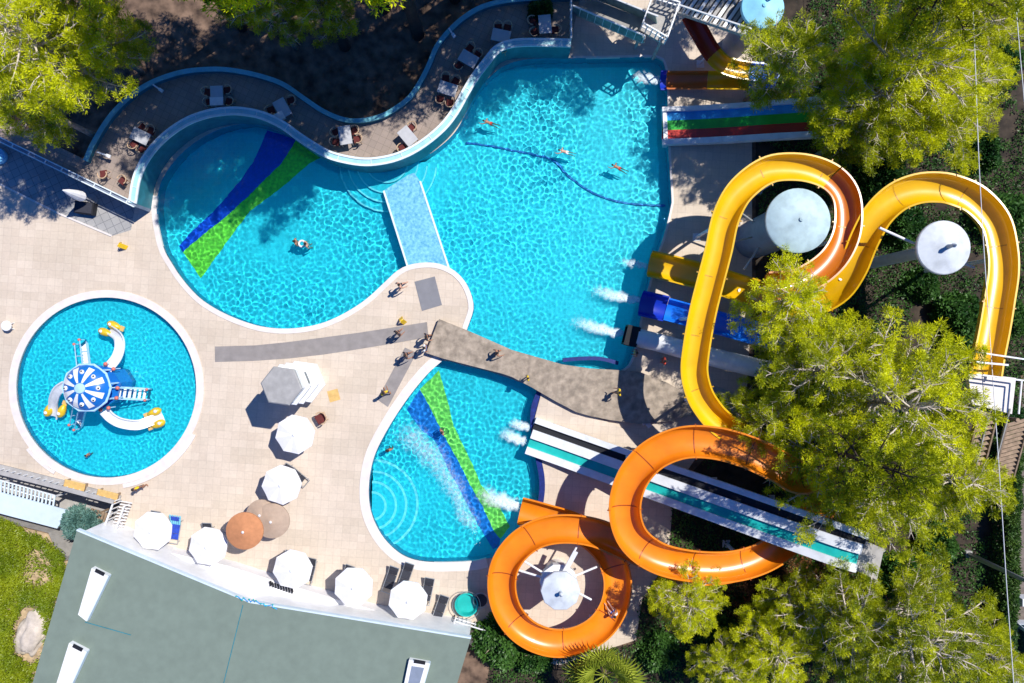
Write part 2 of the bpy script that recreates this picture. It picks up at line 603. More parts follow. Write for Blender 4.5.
# ------------------------------------------------------------------ ground, deck
deck_poly = [(-420, -60), (15, 147), (86, 165), (94, 142), (150, 88), (205, 78), (260, 82), (320, 118), (370, 122), (418, 100),
             (445, 50), (490, 12), (560, 5), (575, -28), (700, -28), (752, -28), (752, 300), (745, 420), (700, 452), (674, 490), (668, 560), (642, 600), (636, 640), (560, 665), (482, 655), (455, 631),
             (330, 598), (228, 566), (108, 538), (122, 500), (0, 469), (-420, 360)]
pit_poly = [(-60, 455), (0, 469.5), (121.5, 500.5), (107, 538), (112, 560), (60, 560), (48, 533), (-60, 506)]
deckW = Wp(deck_poly)
pitW = Wp(pit_poly)
FAR = 900


def inset(poly, d):
    P = [Vector((p[0], p[1], 0)) for p in poly]
    n = len(P)
    ar = sum(P[i].x * P[(i + 1) % n].y - P[(i + 1) % n].x * P[i].y for i in range(n))
    s = 1 if ar > 0 else -1
    out = []
    for i in range(n):
        t = (P[(i + 1) % n] - P[i - 1]).normalized()
        out.append(P[i] + Vector((-t.y, t.x, 0)) * d * s)
    return out


o = MB().sheet([[(-FAR, -FAR), (FAR, -FAR), (FAR, FAR), (-FAR, FAR)], Wp([(-420, -60), (15, 147.5), (88, 166), (96, 144), (150, 90), (205, 80), (260, 84), (320, 120),
               (370, 124), (419, 103), (447, 52), (492, 14), (562, 7), (577, -25), (749, -25), (749, 298), (742, 418), (697, 449), (671, 488), (665, 559), (639, 599), (633, 638), (560, 662), (484, 652), (457, 629),
               (330, 595), (228, 563), (112, 538), (112, 560), (60, 560), (48, 533), (-60, 506), (-420, 415)])], -.06).build('ground', M['soil'])
struct(o)
o = MB().sheet([deckW, AB, Cp, Dp], 0).build('pool_deck', M['deck'])
struct(o)
# sunken court beside the building
mb = MB()
mb.sheet([inset(pitW, -.05)], -2.6)
n = len(pitW)
for i in range(n):
    a, b = pitW[i], pitW[(i + 1) % n]
    mb.add([(a.x, a.y, -2.6), (b.x, b.y, -2.6), (b.x, b.y, -.03), (a.x, a.y, -.03)], [(0, 1, 2, 3)])
mb.sheet([Wp([(-420, 361), (-60, 455), (-60, 506), (-420, 415)])], -.055)
struct(mb.build('sunken_court', M['concrete2']))


# ------------------------------------------------------------------ pools
def inside(poly, X, Y):
    c = np.zeros(X.shape, bool)
    n = len(poly)
    j = n - 1
    for i in range(n):
        xi, yi, xj, yj = poly[i][0], poly[i][1], poly[j][0], poly[j][1]
        k = ((yi > Y) != (yj > Y))
        with np.errstate(divide='ignore', invalid='ignore'):
            k &= X < (xj - xi) * (Y - yi) / (yj - yi + 1e-12) + xi
        c ^= k
        j = i
    return c


def basin(name, poly, label, depth=-1.25):
    c = sum((Vector(p) for p in poly), Vector()) / len(poly)
    c.z = 0
    t = thing(name, label, 'pool', c)
    mb = MB().sheet([poly], depth)
    receive(mb.build('pool_floor', M['pooltile'], t, world=True))
    mb = MB()
    n = len(poly)
    mb.add([(p.x, p.y, 0) for p in poly] + [(p.x, p.y, depth) for p in poly],
           [(i, (i + 1) % n, (i + 1) % n + n, i + n) for i in range(n)])
    receive(mb.build('pool_wall', M['poolwall'], t, world=True))
    return t


def hw(x, y, amp, sc, sd):
    p = Vector((x * sc, y * sc, sd))
    w = Vector((noise.noise(p * .6 + Vector((9, 2, 1))), noise.noise(p * .6 + Vector((3, 7, 5))), 0)) * .5
    calm = .80 + .85 * noise.noise(Vector((x * .22, y * .22, sd + 2)))
    return amp * (noise.noise(p * 1.2 + w) * .022 + calm * (noise.noise(p * 3.7 + w) * .026 + noise.noise(p * 6.5 + w) * .0065))


def water(poly, z, amp, sc, sd, step=.085, mod=None):
    xs = [p[0] for p in poly]
    ys = [p[1] for p in poly]
    x0, x1, y0, y1 = min(xs) - .3, max(xs) + .3, min(ys) - .3, max(ys) + .3
    nx, ny = int((x1 - x0) / step) + 1, int((y1 - y0) / step) + 1
    gx = x0 + np.arange(nx) * step
    gy = y0 + np.arange(ny) * step
    X, Y = np.meshgrid(gx, gy)
    m = inside(poly, X, Y)
    g = m.copy()
    for _ in range(3):
        q = g.copy()
        q[1:] |= g[:-1]
        q[:-1] |= g[1:]
        q[:, 1:] |= g[:, :-1]
        q[:, :-1] |= g[:, 1:]
        g = q
    idx = -np.ones(g.shape, int)
    vs = []
    for j, i in zip(*np.nonzero(g)):
        idx[j, i] = len(vs)
        x, y = float(gx[i]), float(gy[j])
        a = amp * (mod(x, y) if mod else 1)
        vs.append((x, y, hw(x, y, a, sc, sd)))
    fs = []
    A = idx[:-1, :-1]
    B = idx[:-1, 1:]
    Cc = idx[1:, 1:]
    D = idx[1:, :-1]
    ok = (A >= 0) & (B >= 0) & (Cc >= 0) & (D >= 0)
    fs = np.stack([A[ok], B[ok], Cc[ok], D[ok]], 1).tolist()
    mb = MB()
    mb.v, mb.f = vs, fs
    ob = mb.build('water', M['water'], smooth=True)
    ob.location.z = z
    ob.cycles.is_caustics_caster = True
    return struct(ob)


WZ = -.13
t = basin('swimming_pool', AB, 'large double pool curving round the peninsula, crossed by a pale blue walkway')
seg = cr(Wp([(157.5, 196)] + A_left[8:] + [(470, 335)]), .3)
MB().strip(seg, .0, .34, -.2, .035).build('coping', M['coping'], t, world=True)
seg = cr(Wp([(573, 58), (600, 58), (620, 57.5), (656.6, 57.5), (664, 63.7), (666.5, 72), (667.5, 100), (668.5, 148.7), (671.4, 196), (670.7, 207), (664, 235), (657.6, 253), (651.6, 275), (641.7, 312.4), (636, 345), (628.5, 365), (619, 371)]), .3)
MB().strip(seg, .14, .0, -.2, .03).build('coping', M['coping'], t, world=True)
# coloured mosaic bands on the floor of the left half
zb = -1.245
bl = [(262.5, 126), (292, 135.5), (276.5, 160), (260, 176), (239, 197), (220, 214), (197, 232.5), (176, 250), (172, 244), (180, 235), (208.6, 207), (232, 181), (248.5, 157.5)]
gr = [(292, 135.5), (320, 152), (305, 160), (281, 181), (244, 209), (213, 251), (194.5, 277), (176, 250), (197, 232.5), (220, 214), (239, 197), (260, 176), (276.5, 160)]
receive(MB().sheet([Wp(bl)], zb).build('blue_band', M['bluetile'], t, world=True))
receive(MB().sheet([Wp(gr)], zb).build('green_band', M['greentile'], t, world=True))
# lane line and steps of the right half
ln = cr(Wp([(465, 139), (490, 142), (512, 146.5), (535, 151), (554, 156.6), (569, 172), (589.5, 187), (613, 197), (640, 201.5), (668, 203)]), .3)
receive(MB().strip(ln, .055, .055, zb - .2, zb + .12).build('step_edge', M['linetile'], t, world=True))
sc_ = W(386, 160)
for k, (r_, h_) in enumerate(((50, -.95), (41, -.72), (32, -.50), (22, -.32))):
    poly = [sc_ + Vector((r_ / SC * math.cos(a), r_ / SC * math.sin(a), 0)) for a in [2 * PI * i / 64 for i in range(64)]]
    # keep the half disc that lies in the pool
    poly = [p for p in poly if p.y < sc_.y + .1]
    st_ = receive(MB().prism(poly, -1.24, h_).build('step', M['pooltile'], t, world=True))
    arc_ = [p for p in poly if p.y < sc_.y - .15]
    k0 = max(range(len(arc_)), key=lambda i: (arc_[i] - arc_[i - 1]).length)
    arc_ = arc_[k0:] + arc_[:k0]
    o = receive(MB().strip(arc_, .10, .0, h_ - .02, h_ + .012).build('nosing', M['nosing'], st_))
    for v in o.data.vertices:
        v.co -= t.location


def modAB(x, y):
    d = (Vector((x, y)) - Vector((8, 4))).length
    return 1.0 + .25 * math.exp(-(d / 6) ** 2) if x < -4 else .62 + .5 * max(0.0, min(1.0, (y - 3) / 6))


water(AB, WZ, 1.0, 1.0, 3.1, .055, modAB)
# submerged walkway
wk = Wp([(383.5, 190.5), (408, 174.6), (414, 172.5), (420, 181), (449, 268.5), (428, 265.5), (408, 268)])
t = thing('sunken_walkway', 'pale blue tiled walkway slab awash with water between two pool halves', 'walkway', (wk[0] + wk[4]) / 2)
o = receive(MB().prism(wk, -1.24, -.07).build('tiled_slab', M['ledge'], t, world=True))
for a, b in ((wk[0], wk[6]), (wk[3], wk[4])):
    d = (b - a).normalized()
    receive(MB().bar(a + Vector((0, 0, -.09)), b + Vector((0, 0, -.09)), .12, .08).build('edge_strip', M['capwhite'], t, world=True))

t = basin('swimming_pool', Cp, 'lower teardrop pool with crossing lime and blue bands where slides land')
seg = cr(Wp(C_pts[:12] + [(486, 558)]), .3)
MB().strip(seg, .0, .62, -.2, .035).build('coping', M['coping'], t, world=True)
seg = cr(Wp([(522, 542), (536, 520), (542, 500), (543, 479), (539, 456), (534.5, 427), (535, 408), (541, 391)]), .3)
receive(MB().strip(seg, .26, .12, -.5, .02).build('navy_edge', M['navytile'], t, world=True))


def c8(pts):
    return Wp([(360 + x / 3.105, 350 + y / 3.105) for x, y in pts])


gl = [(180, 125), (215, 190), (260, 280), (300, 350), (340, 430), (380, 500), (415, 575), (435, 600)]
grr = [(240, 65), (265, 150), (285, 235), (310, 290), (350, 370), (375, 430), (430, 490), (465, 560)]
bll = [(138, 190), (180, 250), (230, 290), (270, 380), (300, 430), (340, 510), (385, 590), (412, 632)]
receive(MB().sheet([c8(gl + grr[::-1])], zb).build('green_band', M['limetile'], t, world=True))
receive(MB().sheet([c8(bll + [(432, 622)] + gl[::-1])], zb).build('blue_band', M['bluetile2'], t, world=True))
cc = W(371, 507)
for r_, h_ in ((46, -1.0), (35, -.78), (25, -.56), (15, -.36)):
    poly = [cc + Vector((r_ / SC * math.cos(a), r_ / SC * math.sin(a), 0)) for a in [-PI / 2 + PI * i / 32 for i in range(33)]]
    st_ = receive(MB().prism(poly, -1.24, h_).build('step', M['pooltile'], t, world=True))
    o = receive(MB().strip(poly, .16, .0, h_ - .02, h_ + .012).build('nosing', M['nosing'], st_))
    for v in o.data.vertices:
        v.co -= t.location
water(Cp, WZ, .85, 1.0, 8.7, .055)

t = basin('paddling_pool', Dp, 'round shallow paddling pool with white rim and octopus slide', -.7)
MB().strip(Dp, .0, .5, -.2, .05, True).build('coping', M['coping'], t, world=True)
arc = [Dc + Vector((6.51 * math.cos(a), 6.51 * math.sin(a), 0)) for a in [R(-80 + 4 * i) for i in range(14)]]
MB().strip(arc, .0, .28, -.05, .12).build('rim_step', M['coping'], t, world=True)
arc = [Dc + Vector((6.51 * math.cos(a), 6.51 * math.sin(a), 0)) for a in [R(218 + 3 * i) for i in range(8)]]
MB().strip(arc, .0, .2, -.05, .12).build('rim_step', M['coping'], t, world=True)
water(Dp, -.12, .85, 1.35, 5.5, .05)

# ------------------------------------------------------------------ wave walls and terrace
c = inner[len(inner) // 2].copy()
c.z = 0
t = thing('wave_wall', 'low wavy pale blue wall with white cap along the pool edge', 'wall', c)
MB().strip(inner, .24, .24, 0, ZI - .1).build('wall', M['teal_wallshade'], t, world=True)  # pool-side face coloured dark teal to carry its unlit shade
MB().strip(inner, .13, .13, ZI - .098, ZI - .05).build('cap_slab', M['wavewall'], t, world=True)
MB().strip(inner, .27, -.135, ZI - .098, ZI).build('cap_edge', M['capwhite'], t, world=True)
MB().strip(inner, -.135, .27, ZI - .096, ZI).build('cap_edge', M['capwhite'], t, world=True)
mb = MB()
for i in range(3, len(inner) - 2, 6):
    a = inner[i]
    d = (inner[i + 1] - inner[i - 1]).normalized()
    s = Vector((-d.y, d.x, 0))
    mb.bar(a - s * .17 + Vector((0, 0, -.04)), a + s * .17 + Vector((0, 0, -.04)), .04, .05)
mb.build('cap_joint', M['capwhite'], t, world=True)['kind'] = 'stuff'
c = outer[len(outer) // 2].copy()
c.z = 0
t = thing('wave_wall', 'thin turquoise wavy wall between the dining terrace and the pine trees', 'wall', c)
MB().strip(outer, .13, .13, -.1, ZO - .08).build('wall', M['teal_wallshade'], t, world=True)
MB().strip(outer, .15, .15, ZO - .078, ZO).build('cap', M['turq'], t, world=True)
for i, (px, py, dx, dy, lb) in enumerate(((100, 153, 14, 5, 'white wall lamp at the lower left end of the turquoise wavy wall'),
                                          (155, 86, 10, 7, 'white wall lamp on the turquoise wavy wall above the leftmost table'),
                                          (450, 30, 6, 9, 'white wall lamp on the turquoise wavy wall near its upper end'))):
    a = W(px - dx * .2, py - dy * .2, 1.36)
    b = W(px + dx * .6, py + dy * .6, 1.4)
    tt = thing('wall_lamp', lb, 'lamp', a, 0, 'lamps on the turquoise wall')
    MB().bar(a, b, .10, .08).build('arm', M['whitemetal'], tt, world=True)
    MB().box(b, (.28, .2, .1), math.atan2(-(dy), dx)).build('lamp_head', M['whitemetal'], tt, world=True)

tl = [Vector((p.x, p.y, 0)) for p in outer]
il = [Vector((p.x, p.y, 0)) for p in inner]
poly = [W(-150, 55), W(28, 132)] + [W(86, 160)] + tl + [il[-1]] + il[::-1] + [W(134, 206), W(15, 148.5), W(-150, 69)]
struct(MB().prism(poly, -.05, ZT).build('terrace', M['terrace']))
# straight parapet at the lower left of the terrace
a, b = W(-160, 62, 1.9), W(135, 205, 1.9)
t = thing('parapet_wall', 'straight low parapet with white double rail at the terrace left end', 'wall', Vector((a + b) / 2) * Vector((1, 1, 0)).length if False else ((a.x + b.x) / 2, (a.y + b.y) / 2, 0))
d = (b - a).normalized()
s = Vector((-d.y, d.x, 0))
MB().bar(Vector((a.x, a.y, .9)), Vector((b.x, b.y, .9)), .22, 1.8).build('wall', M['towergrey'], t, world=True)
for k in (-.13, .13):
    MB().bar(a + s * k, b + s * k, .07, .08).build('rail', M['capwhite'], t, world=True)
for k in range(18):
    p = a.lerp(b, (k + .5) / 18)
    MB().bar(p + s * -.11 + Vector((0, 0, -.03)), p + s * .11 + Vector((0, 0, -.03)), .06, .06).build('bracket', M['capwhite'], t, world=True)
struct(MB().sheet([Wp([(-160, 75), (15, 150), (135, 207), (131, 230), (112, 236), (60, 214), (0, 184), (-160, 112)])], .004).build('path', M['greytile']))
o = MB().strip([W(-160, 112), W(0, 184), W(60, 214), W(112, 236)], .06, .06, 0, .05).build('kerb', M['coping'])
tag(o, 'thin white kerb line crossing the shaded paving at the left edge', 'kerb')
# upright fence closing the right end of the terrace
t = thing('white_fence', 'short white picket fence at the right end of the dining terrace', 'fence', W(570, 30))
for k in range(14):
    y = 44 - k * 6.5
    p = W(570, y, ZT)
    MB().bar(p, p + Vector((0, 0, 1.15)), .07, .07).build('post', M['whitemetal'], t, world=True)
for zz in (1.4, 2.05):
    MB().bar(W(570, 46, ZT) + Vector((0, 0, zz - ZT)), W(570, -45, ZT) + Vector((0, 0, zz - ZT)), .06, .06).build('rail', M['whitemetal'], t, world=True)

# ------------------------------------------------------------------ matting, bridge
o = MB().prism(Wp([(215, 346.5), (256, 345.3), (290, 341.8), (323, 337.5), (360, 332.5), (391, 327.7), (427, 322), (428.6, 337), (387, 344.5), (350, 350.5), (323, 354.6), (290, 358.3), (256, 360.7), (215, 362)]), .002, .018).build('walkway_mat', M['carpet'])
tag(o, 'long curved grey walkway mat across the cream paving', 'mat')
o = MB().prism(Wp([(405, 347.5), (416.7, 352.8), (388, 407), (377.4, 399.5)]), .002, .018).build('walkway_mat', M['carpet'])
tag(o, 'short slanting grey walkway mat beside the teardrop pool', 'mat')
o = MB().prism(Wp([(414.6, 281.7), (434.8, 276.4), (442, 305), (422, 311)]), .002, .02).build('rubber_mat', M['mat2'])
tag(o, 'slate grey rectangular mat on the round peninsula tip', 'mat')
t = thing('concrete_bridge', 'bare concrete footbridge between the upper pool and the teardrop pool', 'bridge', W(520, 365))
top = Wp([(439, 319), (467.7, 330.5), (512, 350), (540, 358), (562.5, 364.5), (590, 368.5), (616.4, 370), (640, 372), (668, 383), (690, 396), (700, 412), (672, 421), (640, 424), (610, 420), (590, 416), (576, 412), (555, 401), (532, 387.5), (512, 377), (501.6, 373.5), (470, 365.5), (443, 358.5), (426, 353)], .45)
MB().prism(top, .2, .45).build('deck_slab', M['concrete'], t, world=True)
for px, py in ((470, 343), (500, 358), (532, 368), (565, 385), (600, 395)):
    p = W(px, py)
    MB().box((p.x, p.y, -.53), (.5, 1.0, 1.44), R(-20)).build('pier', M['concrete'], t, world=True)
o = MB().sheet([Wp([(700, 380), (742, 396), (742, 428), (715, 424), (698, 410)])], .012).build('concrete_apron', M['concrete2'])
struct(o)
o = MB().strip(cr(Wp([(563, 362), (580, 360.5), (600, 360.5), (618, 365)], 0), .3), .25, .0, -.6, -.02).build('navy_sill', M['navytile'])
receive(tag(o, 'navy tiled sill curving along the upper side of the footbridge end', 'sill'))


pad = Wp([(541.5, 392), (576, 410), (606, 421), (640, 436), (652, 452), (630, 453), (533.8, 421.7)])
t = thing('cream_slipway', 'cream tiled landing strip between the concrete bridge and the black lane', 'slipway', W(585, 425))
MB().prism(pad, .004, .10).build('tiled_top', M['deck'], t, world=True)
MB().strip(Wp([(533.8, 421.7), (580, 436.5), (630, 453)]), .0, .16, .0, .16).build('white_kerb', M['white'], t, world=True)
# ------------------------------------------------------------------ foam
def foammat():
    m, N, L, b = newmat('water_foam_film')
    b.inputs['Base Color'].default_value = (.82, .92, .95, 1)
    b.inputs['Roughness'].default_value = .8
    at = N.new('ShaderNodeAttribute')
    at.attribute_name = 'froth'
    tc = N.new('ShaderNodeTexCoord')
    nz = N.new('ShaderNodeTexNoise')
    nz.inputs['Scale'].default_value = 4.5
    nz.inputs['Detail'].default_value = 9
    nz.inputs['Roughness'].default_value = .72
    nz.inputs['Distortion'].default_value = .6
    L.new(tc.outputs['Object'], nz.inputs['Vector'])
    ad = N.new('ShaderNodeMath')
    ad.operation = 'MULTIPLY_ADD'
    ad.inputs[1].default_value = 1.0
    L.new(at.outputs['Fac'], ad.inputs[0])
    L.new(nz.outputs['Fac'], ad.inputs[2])
    mr = N.new('ShaderNodeMapRange')
    mr.interpolation_type = 'SMOOTHSTEP'
    mr.inputs['From Min'].default_value = .62
    mr.inputs['From Max'].default_value = 1.45
    mr.inputs['To Max'].default_value = .8
    L.new(ad.outputs[0], mr.inputs['Value'])
    L.new(mr.outputs['Result'], b.inputs['Alpha'])
    return m


M['foamfilm'] = foammat()


def foam(label, path, w0, w1, n, r0=0, r1=0, dens=1.0, amp=1.0, sd=3.1):
    P = cr(Wp(path, 0), .05)
    c_ = P[0].copy()
    c_.z = WZ
    t = thing('water_foam', label, 'foam', c_, 0, 'foam where the slides run into the pools')
    t['kind'] = 'stuff'
    vs, fs, dn = [], [], []
    nv = 24
    for i, p in enumerate(P):
        u = i / (len(P) - 1)
        t_ = (P[min(i + 1, len(P) - 1)] - P[max(i - 1, 0)]).normalized()
        s_ = Vector((-t_.y, t_.x, 0))
        w = (w0 + (w1 - w0) * u) * (1 + .35 * noise.noise(Vector((u * 9, n, 1)))) * .95
        off = .25 * w * noise.noise(Vector((u * 7, n, 5)))
        for k in range(nv + 1):
            v = 2 * k / nv - 1
            q = p + s_ * (v * w + off)
            vs.append((q.x, q.y, WZ + .022 + hw(q.x, q.y, amp, 1.0, sd)))
            env = min(1, u * 12 + .35) * (1 - u ** 2.2) if dens > .8 else min(1, u * 8) * min(1, (1 - u) * 5)
            dn.append(max(0, (1 - abs(v) ** 1.6)) * env * dens)
    for i in range(len(P) - 1):
        for k in range(nv):
            a = i * (nv + 1) + k
            fs.append((a, a + 1, a + nv + 2, a + nv + 1))
    mb = MB()
    mb.v, mb.f = vs, fs
    o_ = mb.build('foam_film', M['foamfilm'], t, smooth=True, world=True)
    o_.data.attributes.new('froth', 'FLOAT', 'POINT').data.foreach_set('value', dn)
    # spray drops standing above the film near the slide mouth
    rnd = random.Random(n)
    mb = MB()
    for i in range(n // 12):
        u = rnd.random() ** 1.6 * .8
        p = P[int(u * (len(P) - 1))]
        q = p + Vector((rnd.gauss(0, .22), rnd.gauss(0, .22), 0)) * (w0 + (w1 - w0) * u)
        mb.ball((q.x, q.y, WZ + .04 + rnd.random() * .12), rnd.uniform(.012, .03), 6, 4)
    mb.build('spray', M['foam'], t, smooth=True, world=True)['kind'] = 'stuff'
    return t


foam('small foam patch below the dark red slide mouth', [(660, 80), (645, 77), (630, 72)], .4, .7, 400)
foam('long white foam plume from the blue slide', [(642, 301), (618, 296), (586, 288)], .32, .75, 900)
foam('long white foam plume from the white tube slide', [(626, 335), (602, 329), (566, 319)], .32, .8, 900)
foam('faint foam wisp beside the ochre slide mouth', [(648, 266), (632, 263), (616, 260)], .3, .5, 200, dens=.85)
foam('small foam burst at the white lane slide', [(530, 428), (518, 425), (506, 421)], .35, .6, 500, amp=.85, sd=8.7)
foam('small foam burst at the teal lane slide', [(526, 442), (514, 438), (496, 430)], .4, .75, 600, amp=.85, sd=8.7)
foam('broad foam plume from the orange spiral slide mouth', [(520, 507), (498, 500), (472, 490)], .55, 1.1, 1200, amp=.85, sd=8.7)
foam('long foam streak trailing across the teardrop pool', [(478, 541), (462, 505), (440, 465), (415, 440), (392, 415)], .8, 1.7, 900, dens=.42, amp=.85, sd=8.7)

# ------------------------------------------------------------------ slides


def uprof(w, d, th=.05, lip=.10, n=10):
    p = []
    for i in range(n + 1):
        a = PI * i / n
        p.append((w / 2 * math.cos(a), -d * math.sin(a) ** .7))
    q = [(-w / 2 - lip, 0.0), (-w / 2 - lip, -.07), (-w / 2 - th, -.07)]
    for i in range(n - 1, 0, -1):
        a = PI * i / n
        q.append(((w / 2 + th) * math.cos(a), -(d + th) * math.sin(a) ** .7))
    q += [(w / 2 + th, -.07), (w / 2 + lip, -.07), (w / 2 + lip, 0.0)]
    return p + q


def along(path, zs=None):
    return path


def slide_posts(t, P, every, rad, drop, m, zmin=1.0, skip=()):
    acc = 0
    k = 0
    for i in range(1, len(P)):
        acc += (P[i] - P[i - 1]).length
        if acc > every:
            acc = 0
            k += 1
            if P[i].z - drop > zmin and k not in skip:
                p = P[i]
                q = MB().tube([(p.x, p.y, -.05), (p.x, p.y, p.z - drop)], rad, 10)
                q.box((p.x, p.y, .02), (.5, .5, .06))
                q.build('support_post', m, t, world=True)


def flange(t, P, i, w, d, m):
    """raised joint ring round the trough"""
    i = min(max(i, 1), len(P) - 2)
    tt_ = (P[i + 1] - P[i - 1]).normalized()
    a, b = P[i] - tt_ * .035, P[i] + tt_ * .035
    pr = uprof(w + .02, d - .0, .11, .17)
    # keep it 4 mm proud of the gelcoat inside
    inner_ = [(x * .992, y * .992) for x, y in pr[:11]]
    MB().sweep([a, P[i], b], inner_ + pr[11:]).build('joint_flange', m, t, world=True)


# yellow arch slide
y1 = [(987, 374, 8.6), (990, 355, 8.5), (995, 330, 8.35), (1000, 300, 8.2), (1004, 272, 8.05), (1003, 248, 7.9), (996, 221, 7.75), (977, 200, 7.6), (955, 190, 7.45),
      (938, 187, 7.3), (918, 188.5, 7.15), (897, 197, 7.0), (878, 215, 6.8), (864, 241, 6.5), (853, 268, 6.0), (838, 289, 5.4), (815, 301, 4.7), (790, 302, 4.0),
      (765, 296, 3.3), (740, 288, 2.6), (712, 279, 1.8), (682, 271, 1.2), (662, 266, .96), (650, 263.5, .9)]
P = cr(Wp(y1), .25)
t = thing('water_slide', 'long yellow slide arching high round the small white cone, ending at ochre mouth', 'water slide', W(650, 263.5))
MB().sweep(P, uprof(1.55, .78)).build('trough', M['yellow'], t, world=True, auto=40)
for i in range(14, len(P) - 6, 13):
    flange(t, P, i, 1.55, .78, M['yjoint'])
slide_posts(t, P, 6.5, .12, .85, M['whitemetal'])
# yellow descending slide round the tower
y2 = [(770, 286, 7.3), (795, 283.5, 7.2), (820, 271, 7.05), (838, 253, 6.95), (848, 228, 6.85), (847, 197, 6.7), (833, 178, 6.6), (808, 168, 6.5), (780, 167, 6.4),
      (762, 173, 6.35), (745, 186, 6.3), (734, 200, 6.25), (725, 221, 6.15), (719, 249, 6.05), (711, 280, 5.95), (703, 312, 5.85), (697, 345, 5.75), (694.5, 371, 5.65), (699, 392, 5.55),
      (707, 407, 5.45), (720, 422, 5.35), (742, 437, 5.2), (768, 447, 5.0), (795, 452, 4.8)]
P = cr(Wp(y2), .25)
t = thing('water_slide', 'yellow slide coiling round the grey roofed tower then running straight down', 'water slide', W(694.5, 371))
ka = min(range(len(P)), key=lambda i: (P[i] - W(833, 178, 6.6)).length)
MB().sweep(P[:ka + 1], uprof(1.42, .75)).build('coil_trough', M['coilshade'], t, world=True, auto=40)  # coil given a darker colour that carries its shade
MB().sweep(P[ka:], uprof(1.42, .75)).build('trough', M['yellow'], t, world=True, auto=40)
for i in range(10, len(P) - 6, 13):
    flange(t, P, i, 1.5, .75, M['yjoint'])
slide_posts(t, P, 5.5, .11, .82, M['whitemetal'])
# orange ring slide
o1 = [(835, 455, 7.0), (805, 478, 6.8), (778, 466, 6.6), (748, 452, 6.3), (715, 443, 6.0), (682, 443, 5.8), (652, 456, 5.6), (632, 480, 5.4), (625, 510, 5.2), (633, 538, 5.0),
      (656, 557, 4.8), (690, 566, 4.6), (730, 567, 4.3), (763, 558, 4.0), (790, 540, 3.8), (815, 515, 3.6), (835, 490, 3.4)]
P = cr(Wp(o1), .25)
t = thing('water_slide', 'orange slide curling in a wide ring over the white lanes', 'water slide', W(690, 566))
MB().sweep(P, uprof(1.72, .8)).build('trough', M['orange'], t, world=True, auto=40)
for i in range(8, len(P) - 6, 12):
    flange(t, P, i, 1.72, .8, M['ojoint'])
slide_posts(t, P, 6, .12, .88, M['whitemetal'])
# orange spiral slide
o2 = [(742, 566, 3.6), (710, 571, 3.55), (676, 566, 3.5), (648, 555, 3.4), (622, 544, 3.3), (596, 533, 3.2), (567, 529, 3.1), (540, 533, 2.95), (519, 546, 2.8), (505, 566, 2.65), (502, 590, 2.5),
      (509, 614, 2.4), (526, 633, 2.3), (551, 643, 2.2), (577, 641, 2.1), (600, 628, 2.0), (614, 607, 1.9), (618, 583, 1.8), (612, 560, 1.65), (597, 541, 1.5), (575, 527, 1.2), (550, 519, 1.0), (530, 513.5, .88), (520, 511, .84)]
P = cr(Wp(o2), .25)
t = thing('water_slide', 'orange spiral slide circling the white cone above the teardrop pool', 'water slide', W(520, 511))
MB().sweep(P, uprof(1.62, .72)).build('trough', M['orange'], t, world=True, auto=40)
for i in range(14, len(P) - 6, 12):
    flange(t, P, i, 1.62, .72, M['ojoint'])
slide_posts(t, P, 5.0, .10, .8, M['whitemetal'], .5)


def flatslide(t, P, lanes, wall=.16, thick=.18):
    """lanes: list of (u0,u1,name,material,height)"""
    for u0, u1, nm, m, h in lanes:
        prof = [(u0, h), (u0, -thick), (u1, -thick), (u1, h)]
        MB().sweep(P, prof).build(nm, m, t, world=True)


# rainbow slide
P = cr([W(662, 127.5, .25), W(700, 126, .55), W(735, 124, 1.3), W(770, 121.5, 2.2), W(812, 119, 3.3), W(850, 117, 4.2)], .3)
t = thing('water_slide', 'wide lane slide striped blue, green and red between white edges', 'water slide', W(662, 127.5))
flatslide(t, P, [(-1.3, -1.0, 'edge_wall', M['whiteplastic'], .22), (-1.0, -.45, 'blue_lane', M['cyan'], .0), (-.45, .18, 'green_lane', M['green'], .004),
                 (.18, .82, 'red_lane', M['red'], .0), (.82, 1.2, 'edge_wall', M['whiteplastic'], .22)][::1])
MB().box(W(664.5, 127.5, .12), (.28, 2.55, .5), R(2)).build('end_lip', M['whiteplastic'], t, world=True)
slide_posts(t, P, 3.0, .1, .2, M['whitemetal'], .6)

# white multi-lane slides
P = cr([W(529, 441.5, .22), W(560, 452.5, .4), W(600, 467, .9), W(650, 485, 1.9), W(700, 503, 3.0), W(760, 524.5, 4.4), W(835, 551, 6.2), W(858, 558, 6.4)], .4)
t = thing('water_slide', 'straight white slide with a teal channel, ending in the teardrop pool', 'water slide', W(529, 441.5))
flatslide(t, P, [(-.86, -.26, 'left_bank', M['whiteplastic'], .2), (-.26, .34, 'teal_channel', M['teal'], .0), (.34, .82, 'right_bank', M['whiteplastic'], .2)])
slide_posts(t, P, 4.0, .12, .2, M['whitemetal'], .6)
P = cr([W(534, 424.5, .22), W(565, 435.5, .4), W(605, 449.5, .9), W(655, 467, 1.9), W(705, 484, 3.0), W(765, 505, 4.4), W(842, 532.5, 6.2), W(866, 541, 6.4)], .4)
t = thing('water_slide', 'straight slide with a black channel beside the white and teal slide', 'water slide', W(534, 424.5))
flatslide(t, P, [(-.5, -.12, 'left_bank', M['whiteplastic'], .2), (-.12, .42, 'black_channel', M['black'], .0)])
slide_posts(t, P, 4.0, .12, .2, M['whitemetal'], .6)
t = thing('launch_platform', 'pale concrete launch platform at the top of the white lanes', 'platform', W(870, 555))
MB().prism(Wp([(856, 537), (884, 549), (877, 580), (846, 566)], 6.3), 6.0, 6.3).build('floor', M['concrete2'], t, world=True)
